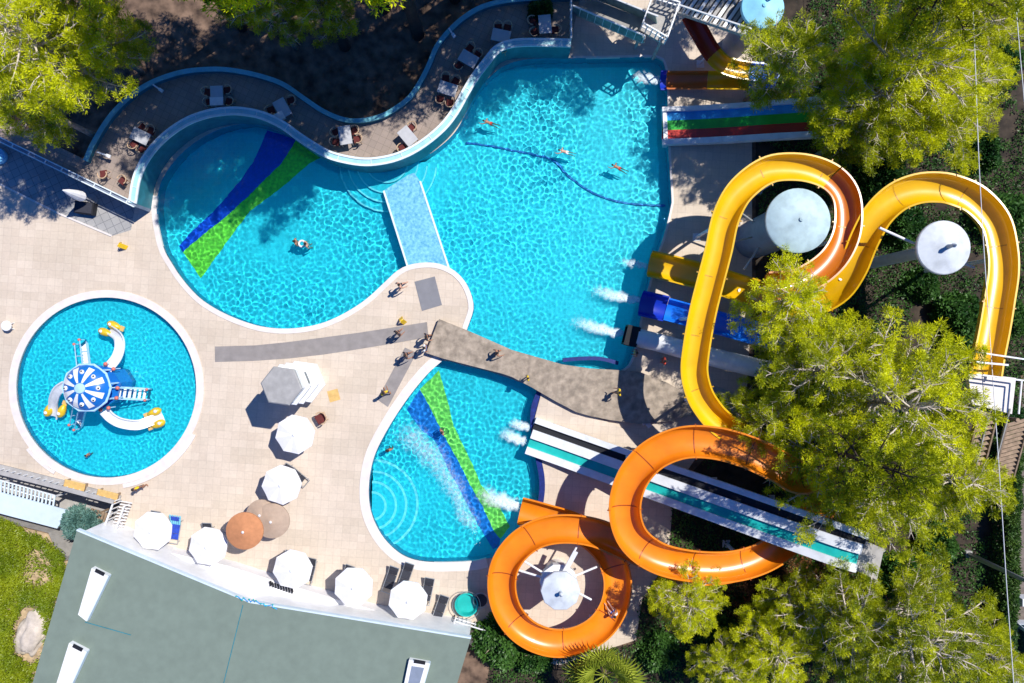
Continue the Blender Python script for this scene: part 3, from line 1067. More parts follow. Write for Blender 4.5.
for px, py in ((852, 536), (884, 550), (878, 584), (843, 568)):
    p = W(px, py, 6.1)
    MB().tube([(p.x, p.y, -.05), (p.x, p.y, 6.0)], .16, 10).build('column', M['concrete2'], t, world=True)

# blue slide
P = cr([W(641, 303, .72), W(663, 308, .78), W(700, 318, 1.3), W(745, 330, 2.3), W(790, 343, 3.3), W(830, 356, 4.2)], .25)
t = thing('water_slide', 'royal blue slide with a darker mouth passing under the yellow slide', 'water slide', W(641, 303))
n = 7
MB().sweep(P[n - 1:], uprof(1.3, .55)).build('trough', M['blue'], t, world=True, auto=40)
MB().sweep(P[:n], uprof(1.5, .6)).build('mouth', M['deepblue'], t, world=True, auto=40)
slide_posts(t, P, 4, .1, .6, M['whitemetal'], .4)
# white tube slide
P = cr([W(637, 337.5, .62), W(660, 343, .8), W(700, 354, 1.5), W(745, 365, 2.3), W(790, 375, 3.1), W(830, 384, 3.8)], .25)
t = thing('water_slide', 'closed white tube slide with a black square mouth at the pool', 'water slide', W(637, 337.5))
MB().tube(P, .6, 18).build('tube', M['whiteplastic'], t, world=True, auto=40)
p = W(631, 336, .5)
dz = R(-14)
mb = MB()
for sx, sy, cx_, cy_, cz_, sz_ in ((.85, .12, 0, .6, 0, 1.1), (.85, .12, 0, -.6, 0, 1.1), (.85, 1.08, 0, 0, .5, .1), (.85, 1.08, 0, 0, -.5, .1)):
    v = Matrix.Rotation(dz, 3, 'Z') @ Vector((cx_, cy_, cz_))
    mb.box(p + v, (sx, sy, sz_), dz)
mb.build('mouth', M['black'], t, world=True)
for i in (14, 32):
    tt_ = (P[i + 1] - P[i - 1]).normalized()
    MB().tube([P[i] - tt_ * .06, P[i] + tt_ * .06], .68, 18).build('joint_flange', M['whiteplastic'], t, world=True, auto=40)
slide_posts(t, P, 4, .1, .6, M['whitemetal'], .4)
# children's U-turn slide at the top
P = cr([W(690, 14, 2.9), W(700, 32, 2.6), W(712, 52, 2.25), W(726, 65, 2.0), W(748, 70.5, 1.8), W(764, 72, 1.65), W(771, 76, 1.55), W(764, 81, 1.45), W(742, 80.5, 1.2), W(722, 80, 1.0), W(700, 80, .75), W(672, 80, .55), W(661, 80, .5)], .2)
L_ = len(P)
t = thing('water_slide', 'small red and yellow hairpin slide with a blue bend in the top corner', 'water slide', W(661, 80))


def nearest(P, q):
    return min(range(len(P)), key=lambda i: (P[i] - q).length)


cuts = [0, nearest(P, W(714, 54, 2.2)), nearest(P, W(750, 70.7, 1.8)), nearest(P, W(750, 80.7, 1.25)), nearest(P, W(707, 80, .8)), nearest(P, W(669, 80, .55)), L_ - 1]
for k, m in enumerate(('darkred', 'yellow', 'blue', 'yellow', 'rustorange', 'deepblue')):
    w = 1.02 if k != 5 else 1.12
    MB().sweep(P[cuts[k]:cuts[k + 1] + 1], uprof(w, .42)).build('trough_section', M[m], t, world=True, auto=40)
slide_posts(t, P, 2.4, .07, .45, M['whitemetal'], .4)


# ------------------------------------------------------------------ towers
def cone_tower(name, label, px, py, zr, r, rb, mat_r, mat_b, sides=40, rise=.45, fin=.5):
    p = W(px, py, zr)
    t = thing(name, label, 'tower', (p.x, p.y, 0))
    MB().lathe((p.x, p.y, 0), [(rb, -.05), (rb, zr - .25)], 24).build('shaft', mat_b, t, world=True, auto=40)
    rf = MB().lathe((p.x, p.y, zr), [(r * .93, -.22), (r, -.2), (r, -.05), (r * .97, 0), (r * .55, rise * .45), (.12, rise), (.0001, rise + .02)], sides).build('roof', mat_r, t, world=True, auto=30)
    if fin:
        MB().lathe((p.x, p.y, zr + rise - .02), [(.14, 0), (.10, fin * .4), (.13, fin * .7), (.0001, fin)], 10).build('finial', mat_r, rf, loc=None, world=False)
        rf.children[0].location = (0, 0, 0)
        f = rf.children[0]
        for v in f.data.vertices:
            v.co.x -= p.x
            v.co.y -= p.y
    return t, p


t, p = cone_tower('slide_tower', 'round tower with a pale grey blue cone roof inside the yellow coil', 798.5, 220.5, 7.3, 1.82, 1.25, M['roofpale'], M['towergrey'], 40, .4, .12)
for a in (150, 195, 232):
    q = Vector((p.x, p.y, 3.2))
    d = Vector((math.cos(R(a)), math.sin(R(a)), 0))
    MB().tube([q + d * 1.2, q + d * 3.0 + Vector((0, 0, .5))], .06, 8).build('strut', M['steel'], t, world=True)
t, p = cone_tower('slide_mast', 'white cone capped mast standing inside the yellow arch', 944, 247.5, 7.9, 1.50, .35, M['roofwhite'], M['whitemetal'], 36, .4, .75)
q = Vector((p.x, p.y, 6.6))
MB().tube([q, q + Vector((2.4, -1.0, .2))], .08, 8).build('strut', M['whitemetal'], t, world=True)
MB().tube([q, q + Vector((-3.2, 1.2, .6))], .08, 8).build('strut', M['whitemetal'], t, world=True)
t, p = cone_tower('slide_mast', 'white capped mast with struts in the middle of the orange spiral', 560.5, 591, 3.9, 1.22, .75, M['roofwhite'], M['white'], 10, .3, .55)
MB().lathe((p.x, p.y, 0), [(1.1, 1.9), (1.2, 2.0), (1.2, 2.5), (1.0, 2.6)], 10).build('collar', M['white'], t, world=True)
for a, l_ in ((62, 2.5), (150, 2.9), (165, 2.9), (330, 2.4), (20, 2.6)):
    d = Vector((math.cos(R(a)), math.sin(R(a)), 0))
    q = Vector((p.x, p.y, 2.3))
    MB().tube([q + d * .9, q + d * l_ + Vector((0, 0, -.2))], .07, 8).build('strut', M['whitemetal'], t, world=True)
q = W(572, 560, 3.3)
MB().bar((p.x + .2, p.y + .6, 2.9), (p.x + 1.0, p.y + 2.2, 3.2), .3, .08).build('access_plank', M['whitemetal'], t, world=True)
t, p = cone_tower('slide_tower', 'round sky blue roofed tower at the top edge beside the stairs', 763, 7, 5.5, 1.27, .8, M['roofblue'], M['towergrey'], 32, .25, .1)

# stair and landing at the top
t = thing('stair_landing', 'weathered white stair landing with ramp wall above the pool corner', 'stairs', W(655, 30))
MB().prism(Wp([(650, 2), (676, 10), (664, 44), (640, 30)], 2.9), 2.7, 2.9).build('landing_floor', M['concrete2'], t, world=True)
ra, rb_ = W(578, 4, .6), W(648, 34, 2.6)
d = (rb_ - ra).normalized()
s = d.cross(Vector((0, 0, 1))).normalized()
MB().bar(ra - Vector((0, 0, .1)), rb_ + Vector((0, 0, .1)), 1.4, .2).build('ramp', M['concrete2'], t, world=True)
for k in (-1, 1):
    aa, bb = ra + s * .72 * k, rb_ + s * .72 * k
    MB().bar(aa + Vector((0, 0, .5)), bb + Vector((0, 0, .6)), .06, .75).build('side_panel', M['mossy'], t, world=True)
    MB().bar(aa + Vector((0, 0, 1.0)), bb + Vector((0, 0, 1.1)), .09, .07).build('handrail', M['whitemetal'], t, world=True)
for i in range(10):
    q = (ra + s * .72).lerp(rb_ + s * .72, i / 9)
    MB().bar(q + Vector((0, 0, .1)), q + Vector((0, 0, 1.05)), .07, .07).build('baluster', M['whitemetal'], t, world=True)
rail_pts = Wp([(650, 2), (676, 10), (664, 44), (640, 30)], 2.9)
for i in range(4):
    a, b = rail_pts[i], rail_pts[(i + 1) % 4]
    for zz in (.55, 1.0):
        MB().bar(a + Vector((0, 0, zz)), b + Vector((0, 0, zz)), .08, .08).build('handrail', M['whitemetal'], t, world=True)
    for k in range(5):
        q = a.lerp(b, k / 5)
        MB().bar(q, q + Vector((0, 0, 1.0)), .07, .07).build('baluster', M['whitemetal'], t, world=True)
for px, py in ((652, 6), (672, 12), (662, 40), (643, 29)):
    q = W(px, py, 2.8)
    MB().tube([(q.x, q.y, -.05), (q.x, q.y, 2.7)], .12, 8).build('column', M['concrete2'], t, world=True)
t = thing('staircase', 'open staircase with white rails climbing towards the sky blue tower', 'stairs', W(710, 15))
a, b = W(676, 8, 2.85), W(748, 32, 5.2)
d = (b - a).normalized()
hd = Vector((d.x, d.y, 0)).normalized()
s = Vector((-hd.y, hd.x, 0))
nst = 15
for i in range(nst):
    q = a.lerp(b, (i + .5) / nst)
    MB().box(q + s * .9, (.2, 2.3, .05), math.atan2(hd.y, hd.x)).build('step', M['concrete2'] if i % 2 else M['whitemetal'], t, world=True)
    MB().box(q + s * .9 - Vector((0, 0, .14)), (.32, 2.1, .05), math.atan2(hd.y, hd.x)).build('step_board', M['timber'], t, world=True)
for k in (-.28, 2.1):
    MB().bar(a + s * k, b + s * k, .08, .25).build('stringer', M['concrete2'], t, world=True)
    MB().bar(a + s * k + Vector((0, 0, .95)), b + s * k + Vector((0, 0, .95)), .09, .08).build('handrail', M['whitemetal'], t, world=True)
    for i in range(9):
        q = a.lerp(b, i / 8) + s * k
        MB().bar(q, q + Vector((0, 0, .95)), .07, .07).build('baluster', M['whitemetal'], t, world=True)

# start platform of the arch slide
t = thing('launch_platform', 'pale concrete launch platform at the right under the yellow slide end', 'platform', W(995, 392))
MB().prism(Wp([(968, 372), (1016, 378), (1012, 414), (972, 404)], 7.8), 7.5, 7.8).build('floor', M['coping'], t, world=True)
for px, py in ((974, 378), (1010, 382), (1007, 408), (977, 400)):
    q = W(px, py, 7.6)
    MB().tube([(q.x, q.y, -.05), (q.x, q.y, 7.5)], .16, 10).build('column', M['concrete2'], t, world=True)
pp = Wp([(970, 374), (1015, 380), (1012, 413)], 7.8)
for i in range(2):
    for zz in (.5, 1.0):
        MB().bar(pp[i] + Vector((0, 0, zz)), pp[i + 1] + Vector((0, 0, zz)), .07, .07).build('handrail', M['whitemetal'], t, world=True)
MB().bar(W(975, 352, 8.7), W(1030, 360, 8.7), .08, .08).build('cross_bar', M['whitemetal'], t, world=True)
MB().bar(W(976, 362, 8.8), W(1008, 365, 8.8), .10, .10).build('cross_bar', M['whitemetal'], t, world=True)
t = thing('staircase', 'weathered wooden staircase below the right launch platform', 'stairs', W(990, 440))
a, b = W(988, 410, 7.5), W(966, 500, 3.2)
d = (b - a)
hd = Vector((d.x, d.y, 0)).normalized()
s = Vector((-hd.y, hd.x, 0))
for i in range(18):
    q = a.lerp(b, (i + .5) / 18)
    MB().box(q, (.2, 1.1, .06), math.atan2(hd.y, hd.x)).build('step', M['wood'], t, world=True)
for k in (-.6, .6):
    MB().bar(a + s * k, b + s * k, .1, .22).build('stringer', M['wood'], t, world=True)
    MB().bar(a + s * k + Vector((0, 0, .9)), b + s * k + Vector((0, 0, .9)), .08, .08).build('handrail', M['concrete2'], t, world=True)
for q in (b, a.lerp(b, .5)):
    MB().tube([(q.x, q.y, -.05), (q.x, q.y, q.z)], .12, 8).build('post', M['wood'], t, world=True)
t = thing('staircase', 'dark slatted wooden stair at the right edge beneath the platform', 'stairs', W(1010, 440))
a, b = W(1018, 420, 5.5), W(1002, 480, 2.5)
d = (b - a)
hd = Vector((d.x, d.y, 0)).normalized()
s = Vector((-hd.y, hd.x, 0))
for i in range(14):
    q = a.lerp(b, (i + .5) / 14)
    MB().box(q, (.2, 1.3, .06), math.atan2(hd.y, hd.x)).build('step', M['wood'], t, world=True)
for k in (-.7, .7):
    MB().bar(a + s * k, b + s * k, .1, .22).build('stringer', M['wood'], t, world=True)
for q in (b, a):
    MB().tube([(q.x, q.y, -.05), (q.x, q.y, q.z)], .12, 8).build('post', M['wood'], t, world=True)

# ------------------------------------------------------------------ hexagonal kiosk
kz = 5.4
p = W(281, 386, kz)
t = thing('lifeguard_tower', 'white hexagonal tower with grey flat roof and stepped white ledges', 'tower', (p.x, p.y, 0))
h0 = R(-8)
MB().lathe((p.x, p.y, 0), [(1.12, -.02), (1.12, kz - .25)], 6, h0).build('shaft', M['white'], t, world=True)
MB().lathe((p.x, p.y, 0), [(1.22, kz - .25), (1.24, kz - .2), (1.24, kz - .06), (1.16, kz)], 6, h0).build('roof', M['roofgrey'], t, world=True)
for zz, rr in ((4.2, 1.34), (2.9, 1.40), (1.2, 1.46)):
    MB().lathe((p.x, p.y, 0), [(rr - .06, zz - .22), (rr, zz - .18), (rr, zz - .04), (rr - .05, zz)], 6, h0).build('ledge', M['white'], t, world=True)
for k in range(6):
    a = h0 + R(30) + k * PI / 3
    q = Vector((p.x + 1.0 * math.cos(a), p.y + 1.0 * math.sin(a), 3.55))
    MB().box(q, (.06, .75, .7), a).build('window', M['carglass'], t, world=True)
a = h0 + R(30)
q = Vector((p.x + 1.0 * math.cos(a), p.y + 1.0 * math.sin(a), .62))
o = MB().prism(Wp([(327, 391.5), (337.5, 388.5), (340.5, 399.5), (330, 402.5)]), .002, .014).build('floor_hatch', M['ochrepad'])
tag(o, 'square ochre floor hatch set in the paving beside the hexagonal tower', 'hatch')

# ------------------------------------------------------------------ parasols
def parasol(label, px, py, r, m, sides=8, z=2.25, a0=0.0, rise=.32, name='parasol'):
    p = W(px, py, z)
    t = thing(name, label, 'parasol', (p.x, p.y, 0), a0)
    MB().lathe((0, 0, 0), [(.32, 0), (.32, .07), (.06, .1)], 16).build('base', M['concrete2'], t, auto=30)
    MB().tube([(0, 0, .05), (0, 0, z + rise)], .028, 8).build('pole', M['whitemetal'], t)
    mb = MB()
    vs = [(0, 0, z + rise)]
    fs = []
    n2 = sides * 4
    rings = 4
    for j in range(1, rings + 1):
        f = j / rings
        for k in range(n2):
            a = 2 * PI * k / n2
            loc = (a % (2 * PI / sides)) - PI / sides
            rr = r * f * math.cos(PI / sides) / math.cos(loc)
            sag = .05 * f * math.cos(loc * sides / 2) ** 2 if sides < 20 else 0
            vs.append((rr * math.cos(a), rr * math.sin(a), z + rise * (1 - f) ** .9 - sag))
    for k in range(n2):
        fs.append((0, 1 + k, 1 + (k + 1) % n2))
    for j in range(rings - 1):
        for k in range(n2):
            a_, b_ = 1 + j * n2 + k, 1 + j * n2 + (k + 1) % n2
            fs.append((a_, a_ + n2, b_ + n2, b_))
    last = 1 + (rings - 1) * n2
    low = len(vs)
    for k in range(n2):
        x, y, zz = vs[last + k]
        vs.append((x, y, zz - .12))
    for k in range(n2):
        k2 = (k + 1) % n2
        fs.append((last + k, low + k, low + k2, last + k2))
    mb.add(vs, fs)
    cnp = mb.build('canopy', m, t)
    cap = MB().lathe((0, 0, z + rise), [(.09, -.01), (.05, .05), (.0001, .09)], 10).build('finial', M['whitemetal'], cnp)
    for k in range(sides if sides < 20 else 8):
        a = 2 * PI * k / (sides if sides < 20 else 8)
        MB().tube([(.03 * math.cos(a), .03 * math.sin(a), z + rise - .05), (r * .97 * math.cos(a), r * .97 * math.sin(a), z - .06)], .012, 5).build('rib', M['steel'], cnp)
    return t


parasol('white octagonal parasol in front of the hexagonal tower', 295, 434.5, 1.27, M['canvas'], 8, 2.25, R(10))
parasol('white octagonal parasol just above the beige parasol', 281.5, 485, 1.27, M['canvas'], 8, 2.25, R(4))
parasol('leftmost white octagonal parasol, beside the aqua towel lounger', 152.5, 531, 1.25, M['canvas'], 8, 2.25, R(16))
parasol('white octagonal parasol partly shaded by the terracotta parasol', 208, 546.5, 1.25, M['canvas'], 8, 2.2, R(12))
parasol('white octagonal parasol left of the building middle, two dark loungers under it', 292.5, 569.5, 1.27, M['canvas'], 8, 2.25, R(8))
parasol('white octagonal parasol between its two neighbours along the right part of the building', 353.5, 587, 1.27, M['canvas'], 8, 2.25, R(20))
parasol('rightmost white octagonal parasol, among four dark loungers', 408, 600.5, 1.27, M['canvas'], 8, 2.25, R(14))
parasol('round terracotta parasol among the white ones', 244.5, 531, 1.15, M['canvasbrown'], 32, 3.5, 0)
parasol('larger low beige round parasol beside the terracotta one', 272, 521, 1.12, M['canvasbeige'], 32, 1.9, 0)
parasol('smaller beige round parasol overlapping the larger beige one', 261, 514.5, .95, M['canvasbeige'], 32, 1.75, 0)
# folded parasol at the left
p = W(92, 200, .0)
t = thing('folded_parasol', 'tall folded white parasol standing on the shaded paving', 'parasol', p)
MB().lathe((0, 0, 0), [(.4, 0), (.4, .08), (.06, .12)], 16).build('base', M['concrete2'], t, auto=30)
MB().tube([(0, 0, .05), (0, 0, 3.0)], .03, 8).build('pole', M['whitemetal'], t)
MB().lathe((0, 0, 0), [(.1, 1.0), (.34, 1.15), (.3, 1.7), (.2, 2.4), (.05, 2.95), (.0001, 3.0)], 10).build('furled_canopy', M['canvas'], t)
t = thing('black_box', 'black square box below the folded parasol', 'bench', W(88, 209))
MB().box((0, 0, .25), (1.25, .8, .5), R(-8), bev=.03).build('box', M['black'], t)  # plain black box set on a dark square of unsettled nature
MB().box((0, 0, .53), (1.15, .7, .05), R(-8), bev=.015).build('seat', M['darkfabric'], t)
o = MB().lathe((0, 0, 0), [(.02, .0), (.5, .02), (.55, .2), (.5, .32), (.0001, .36)], 20).build('pouffe', M['roofblue'], loc=W(1, 157), auto=30)
tag(o, 'round light blue pouffe at the left edge in the shade', 'pouffe')

# ------------------------------------------------------------------ loungers
def make_lounger(label, frame, sling, nm='sun_lounger'):
    t = thing(nm, label, 'sun lounger', (0, 0, 0), 0, 'sun loungers set out on the deck')
    L0, w = 1.9, .62
    fr = MB()
    for s_ in (-1, 1):
        fr.bar((s_ * w / 2, -L0 / 2, .30), (s_ * w / 2, .35, .30), .04, .05)
        fr.bar((s_ * w / 2, .35, .30), (s_ * w / 2, L0 / 2, .62), .04, .05)
    fr.bar((-w / 2, -L0 / 2, .30), (w / 2, -L0 / 2, .30), .04, .05)
    fr.bar((-w / 2, L0 / 2, .62), (w / 2, L0 / 2, .62), .04, .05)
    fr.build('frame', frame, t)
    mb = MB()
    segs = ((-L0 / 2 + .3, -.28, .325, .325), (-.25, .33, .325, .325))
    for y0, y1, z0, z1 in segs:
        mb.bar((0, y0, z0), (0, y1, z1), w - .04, .025)
    mb.build('seat_sling', sling, t)
    MB().bar((0, .37, .335), (0, L0 / 2 - .03, .625), w - .04, .025).build('backrest', sling, t)
    MB().bar((0, L0 / 2 - .3, .55), (0, L0 / 2 - .06, .645), w - .1, .06).build('pillow', sling, t)
    for sx in (-1, 1):
        for y in (-.8, .6):
            MB().bar((sx * w / 2, y, 0), (sx * w / 2, y, .29), .04, .04).build('leg', frame, t)
    return t


lg = make_lounger('dark sun lounger, left one of the pair above the rightmost parasol', M['steel'], M['darkfabric'])
lr = R(-19)
lg.location = W(391.5, 577.5)
lg.rotation_euler = (0, 0, lr)
G = 'sun loungers set out on the deck'
dup(lg, 'dark sun lounger, right one of the pair above the rightmost parasol', W(406.5, 574), lr)
dup(lg, 'dark sun lounger touching the right side of the rightmost parasol', W(428, 589), R(-12))
dup(lg, 'dark sun lounger standing alone beside the round teal tub', W(441, 606), lr)
dup(lg, 'dark sun lounger with only its head showing under the second parasol from right', W(348, 576), lr)
dup(lg, 'dark sun lounger sticking out right of the parasol at the building middle', W(311, 569), R(-14))
dup(lg, 'dark sun lounger whose corner shows above the parasol at the building middle', W(290, 562), R(-14))
dup(lg, 'dark sun lounger with head end above the parasol shaded by terracotta one', W(210, 535), R(-2))
dup(lg, 'dark sun lounger peeping out above the parasol over the beige parasol', W(297, 474), R(50))
dup(lg, 'dark sun lounger almost hidden by the leftmost parasol', W(158, 523), R(-10))
l2 = make_lounger('sun lounger with aqua towel over its head end and royal blue foot', M['steel'], M['bluefabric'])
l2.location = W(177.5, 528)
l2.rotation_euler = (0, 0, R(-9))
mb = MB()
for k in range(5):
    mb.bar((-.26 + k * .13, .35, .36), (-.34 + k * .17, 1.02, .67), .11, .02)
tw = mb.build('beach_towel', M['aquafabric'], loc=l2.location)
tw.rotation_euler = (0, 0, R(-9))
tag(tw, 'aqua fringed beach towel over the head end of the blue lounger', 'towel')
# teal tub and wire chair
t = thing('round_tub', 'round teal tub with metal rim half shaded by the orange spiral', 'tub', W(467, 602))
MB().lathe((0, 0, 0), [(.55, 0), (.7, .1), (.78, .55), (.70, .55), (.62, .2), (.0001, .18)], 28).build('basin', M['teal'], t, auto=30)
mb = MB()
mb.tube([(.92 * math.cos(2 * PI * k / 28), .92 * math.sin(2 * PI * k / 28), .62) for k in range(29)], .02, 6, False)
mb.build('rim', M['steel'], t)
t = thing('wire_chair', 'round wire chair beside the teal tub in the spiral shade', 'chair', W(481, 598))
mb = MB()
mb.tube([(.5 * math.cos(2 * PI * k / 24), .5 * math.sin(2 * PI * k / 24), .45) for k in range(25)], .02, 6, False)
mb.build('ring', M['steel'], t)
MB().lathe((0, 0, 0), [(.4, .40), (.42, .44), (.0001, .42)], 20).build('seat', M['darkfabric'], t)
for a in (45, 135, 225, 315):
    MB().bar((.4 * math.cos(R(a)), .4 * math.sin(R(a)), 0), (.45 * math.cos(R(a)), .45 * math.sin(R(a)), .44), .03, .03).build('leg', M['steel'], t)
t = thing('folding_chair', 'bare metal folding chair at the white railing corner', 'chair', W(450, 621))
for sx in (-.25, .25):
    mb = MB().bar((sx, -.3, 0), (sx, .3, .8), .03, .03)
    mb.bar((sx, .3, 0), (sx, -.3, .5), .03, .03)
    mb.build('side_frame', M['steel'], t)
MB().box((0, -.02, .45), (.5, .45, .03)).build('seat', M['whitemetal'], t)
MB().box((0, .26, .75), (.5, .04, .2)).build('backrest', M['whitemetal'], t)

# ------------------------------------------------------------------ terrace tables and chairs
tb = thing('dining_table', 'x', 'table', (0, 0, 0), 0, 'tables on the dining terrace')
MB().box((0, 0, .735), (1.2, .8, .04), bev=.012).build('tabletop', M['tabletop'], tb)
for sx in (-1, 1):
    for sy in (-1, 1):
        MB().bar((sx * .54, sy * .34, 0), (sx * .54, sy * .34, .715), .05, .05).build('leg', M['steel'], tb)
ch = thing('rattan_chair', 'x', 'chair', (0, 0, 0), 0, 'chairs on the dining terrace')
MB().box((0, 0, .44), (.46, .46, .07), bev=.02).build('seat', M['cushion'], ch)
arcp = [(.29 * math.cos(a), -.05 + .31 * math.sin(a), .74 - .10 * abs(math.cos(a))) for a in [R(-200 + 220 * k / 14) for k in range(15)]]
MB().tube(arcp, .035, 6).build('back_rail', M['rattan'], ch)
mb = MB()
for k in range(2, 13, 2):
    a = arcp[k]
    mb.bar((a[0] * .88, a[1] * .9, .44), a, .03, .03)
mb.build('back_spindles', M['rattan'], ch)
for sx in (-1, 1):
    for sy in (-1, 1):
        MB().bar((sx * .2, sy * .2, 0), (sx * .2, sy * .2, .42), .035, .035).build('leg', M['rattan'], ch)
ORD = ['first', 'second', 'third', 'fourth', 'fifth', 'sixth', 'seventh', 'eighth', 'ninth']
tabs = [(140, 136, -26, 1, 1), (216.5, 95, 92, 1, 0), (282, 108, 119, 1, 0), (345, 135, 99, 1, 0), (407.5, 136, -50, 1, 1), (447.5, 88.5, -18, 1, 1),
        (468.5, 58.5, -30, 1, 0), (501, 35.5, -12, 1, 0), (545, 24, 95, 1, 0)]
first_t, first_c = True, True
for i, (px, py, an, _, lit) in enumerate(tabs):
    p = W(px, py, ZT + .75)
    p.z = ZT
    lb = ORD[i] + ' dining table from the left on the terrace' + (', lit by the sun' if lit else ', in tree shade')
    if first_t:
        tt = tb
        tt.location = p
        tt.rotation_euler = (0, 0, R(an))
        tt['label'] = lb
        first_t = False
    else:
        tt = dup(tb, lb, p, R(an))
    Mx = Matrix.Rotation(R(an), 3, 'Z')
    for k, (cx_, cy_, ca, nm) in enumerate(((-.32, -.62, 0, 'near side left'), (.32, -.62, 0, 'near side right'), (-.32, .62, 180, 'far side left'), (.32, .62, 180, 'far side right'))):
        rnd = random.Random(i * 7 + k)
        if rnd.random() < .12:
            continue
        q = p + Mx @ Vector((cx_ + rnd.uniform(-.06, .06), cy_ * rnd.uniform(.9, 1.2), 0))
        lb = 'rattan chair with dark cushion at the %s dining table, %s' % (ORD[i], nm)
        rz = R(an + ca + rnd.uniform(-18, 18))
        if first_c:
            ch.location = q
            ch.rotation_euler = (0, 0, rz)
            ch['label'] = lb
            first_c = False
        else:
            dup(ch, lb, q, rz)
for px, py, lb in ((104, 174, 'stray rattan chair behind the lower left end of the terrace'), (123, 181, 'stray rattan chair against the lower left end of the wave wall')):
    q = W(px, py, ZT + .4)
    q.z = ZT
    dup(ch, lb, q, R(px * 7))
for i, (px, py, an) in enumerate(((216.5, 101, 92), (277.5, 117, 119))):
    p = W(px, py, ZT + .77)
    lb = ('white cloth over the near half of the second dining table', 'white cloth hanging over the near end of the third dining table')[i]
    mb = MB().box((0, 0, 0), (.5, .86, .02))
    mb.box((-.26, 0, -.1), (.02, .86, .22))
    o = mb.build('tablecloth', M['tablecloth'], loc=(p.x, p.y, ZT + .77))
    o.rotation_euler = (0, 0, R(an))
    tag(o, lb, 'tablecloth')
q = W(323, 417.5)
c2 = dup(ch, 'brown rattan chair on the open paving between tower and parasol', q, R(120), 1.35, 'chairs on the open deck')

# ------------------------------------------------------------------ octopus play feature
oz = 2.9
p = W(86.5, 387.7, oz)
t = thing('octopus_slide', 'blue octopus play house with curved white slides in the paddling pool', 'play structure', (p.x, p.y, -.7))


def loc_(px, py, z):
    return W(px, py, z)


MB().lathe((p.x, p.y, 0), [(1.25, -.7), (1.25, 1.5), (1.45, 1.55), (1.45, 1.7)], 8, R(10)).build('deck_base', M['octoblue'], t, world=True)
for k in range(8):
    a = R(10 + 45 * k)
    MB().tube([(p.x + 1.3 * math.cos(a), p.y + 1.3 * math.sin(a), 1.6), (p.x + 1.3 * math.cos(a), p.y + 1.3 * math.sin(a), oz)], .06, 8).build('post', M['octolight'], t, world=True)
dome = MB().lathe((p.x, p.y, oz), [(1.5, -.1), (1.46, 0), (1.3, .22), (.95, .48), (.5, .64), (.2, .7), (.0001, .71)], 32).build('dome', M['octoblue'], t, world=True, auto=40)
MB().tube([(1.5 * math.cos(2 * PI * k / 10), 1.5 * math.sin(2 * PI * k / 10), -.02) for k in range(11)], .075, 6).build('rim', M['octolight'], dome)
for v in dome.children:
    v.location = (p.x - t.location.x, p.y - t.location.y, oz - t.location.z)
prof = [(1.3, .22), (1.12, .365), (.95, .48), (.72, .572), (.5, .64), (.36, .66)]
for k in range(8):
    a = R(22.5 + 45 * k)
    mb = MB()
    vs = []
    for r_, z_ in prof:
        hw_ = .06 + .15 * (r_ - .36)
        for s_ in (-1, 1):
            d = Vector((math.cos(a), math.sin(a), 0)) * r_ + Vector((-math.sin(a), math.cos(a), 0)) * s_ * hw_
            vs.append(Vector((p.x, p.y, oz)) + d + Vector((0, 0, z_ + .025)))
    mb.add(vs, [(i * 2, i * 2 + 1, i * 2 + 3, i * 2 + 2) for i in range(len(prof) - 1)])
    o = mb.build('white_petal', M['white'], dome, world=False)
    for v in o.data.vertices:
        v.co -= t.location
    a2 = R(45 * k)
    q = Vector((p.x, p.y, oz)) + Vector((math.cos(a2), math.sin(a2), 0)) * 1.0 + Vector((0, 0, .47))
    o = MB().ball(q - t.location, .15, 12, 8, .5).build('eye', M['white'], dome, smooth=True)
    o = MB().ball(q - t.location + Vector((math.cos(a2) * .05, math.sin(a2) * .05, .06)), .06, 8, 6, .5).build('pupil', M['black'], dome, smooth=True)
o = MB().lathe(Vector((p.x, p.y, oz + .66)) - t.location, [(.34, 0), (.3, .08), (.0001, .13)], 20).build('top_knob', M['octolight'], dome, auto=40)
for pts, ends in (([(107, 369, 1.75), (116, 358, 1.6), (119.5, 346, 1.35), (117, 336, 1.05), (107, 328.5, .25)], ((103, 332), (112, 325))),
                  ([(104, 411, 1.75), (111, 418, 1.6), (121, 423, 1.35), (137, 425, .9), (150, 421, .5), (163, 416, .15)], ((154, 412), (158, 424))),
                  ([(64, 386, 1.75), (57, 391, 1.55), (53, 400, 1.1), (52.5, 410, .5), (52, 418, .2)], ((47, 411), (60, 412)))):
    P = cr(Wp(pts), .12)
    sl = MB().sweep(P, uprof(.52, .22, .05, .07, 8)).build('slide', M['whiteplastic'], t, world=True, auto=40)
    for (ex, ey) in ends:
        q = W(ex, ey, .35)
        dr = (P[-1] - P[-7])
        dr = Vector((dr.x, dr.y, -.02)).normalized()
        f0 = Vector((q.x, q.y, .2))
        o = MB().tube([f0 + dr * k_ for k_ in (-.55, -.42, -.2, .08, .3, .42)], [.05, .16, .24, .27, .2, .06], 12).build('fish_head', M['octoyellow'], t, world=True, smooth=True)
        tl_ = MB().bar(f0 - dr * .5, f0 - dr * .78, .34, .06).build('tail_fin', M['ochrepad'], o)
        for v in tl_.data.vertices:
            v.co -= t.location
        MB().ball(f0 + dr * .12 + Vector((0, 0, .22)) - t.location, .12, 8, 6).build('eye', M['white'], o, smooth=True)
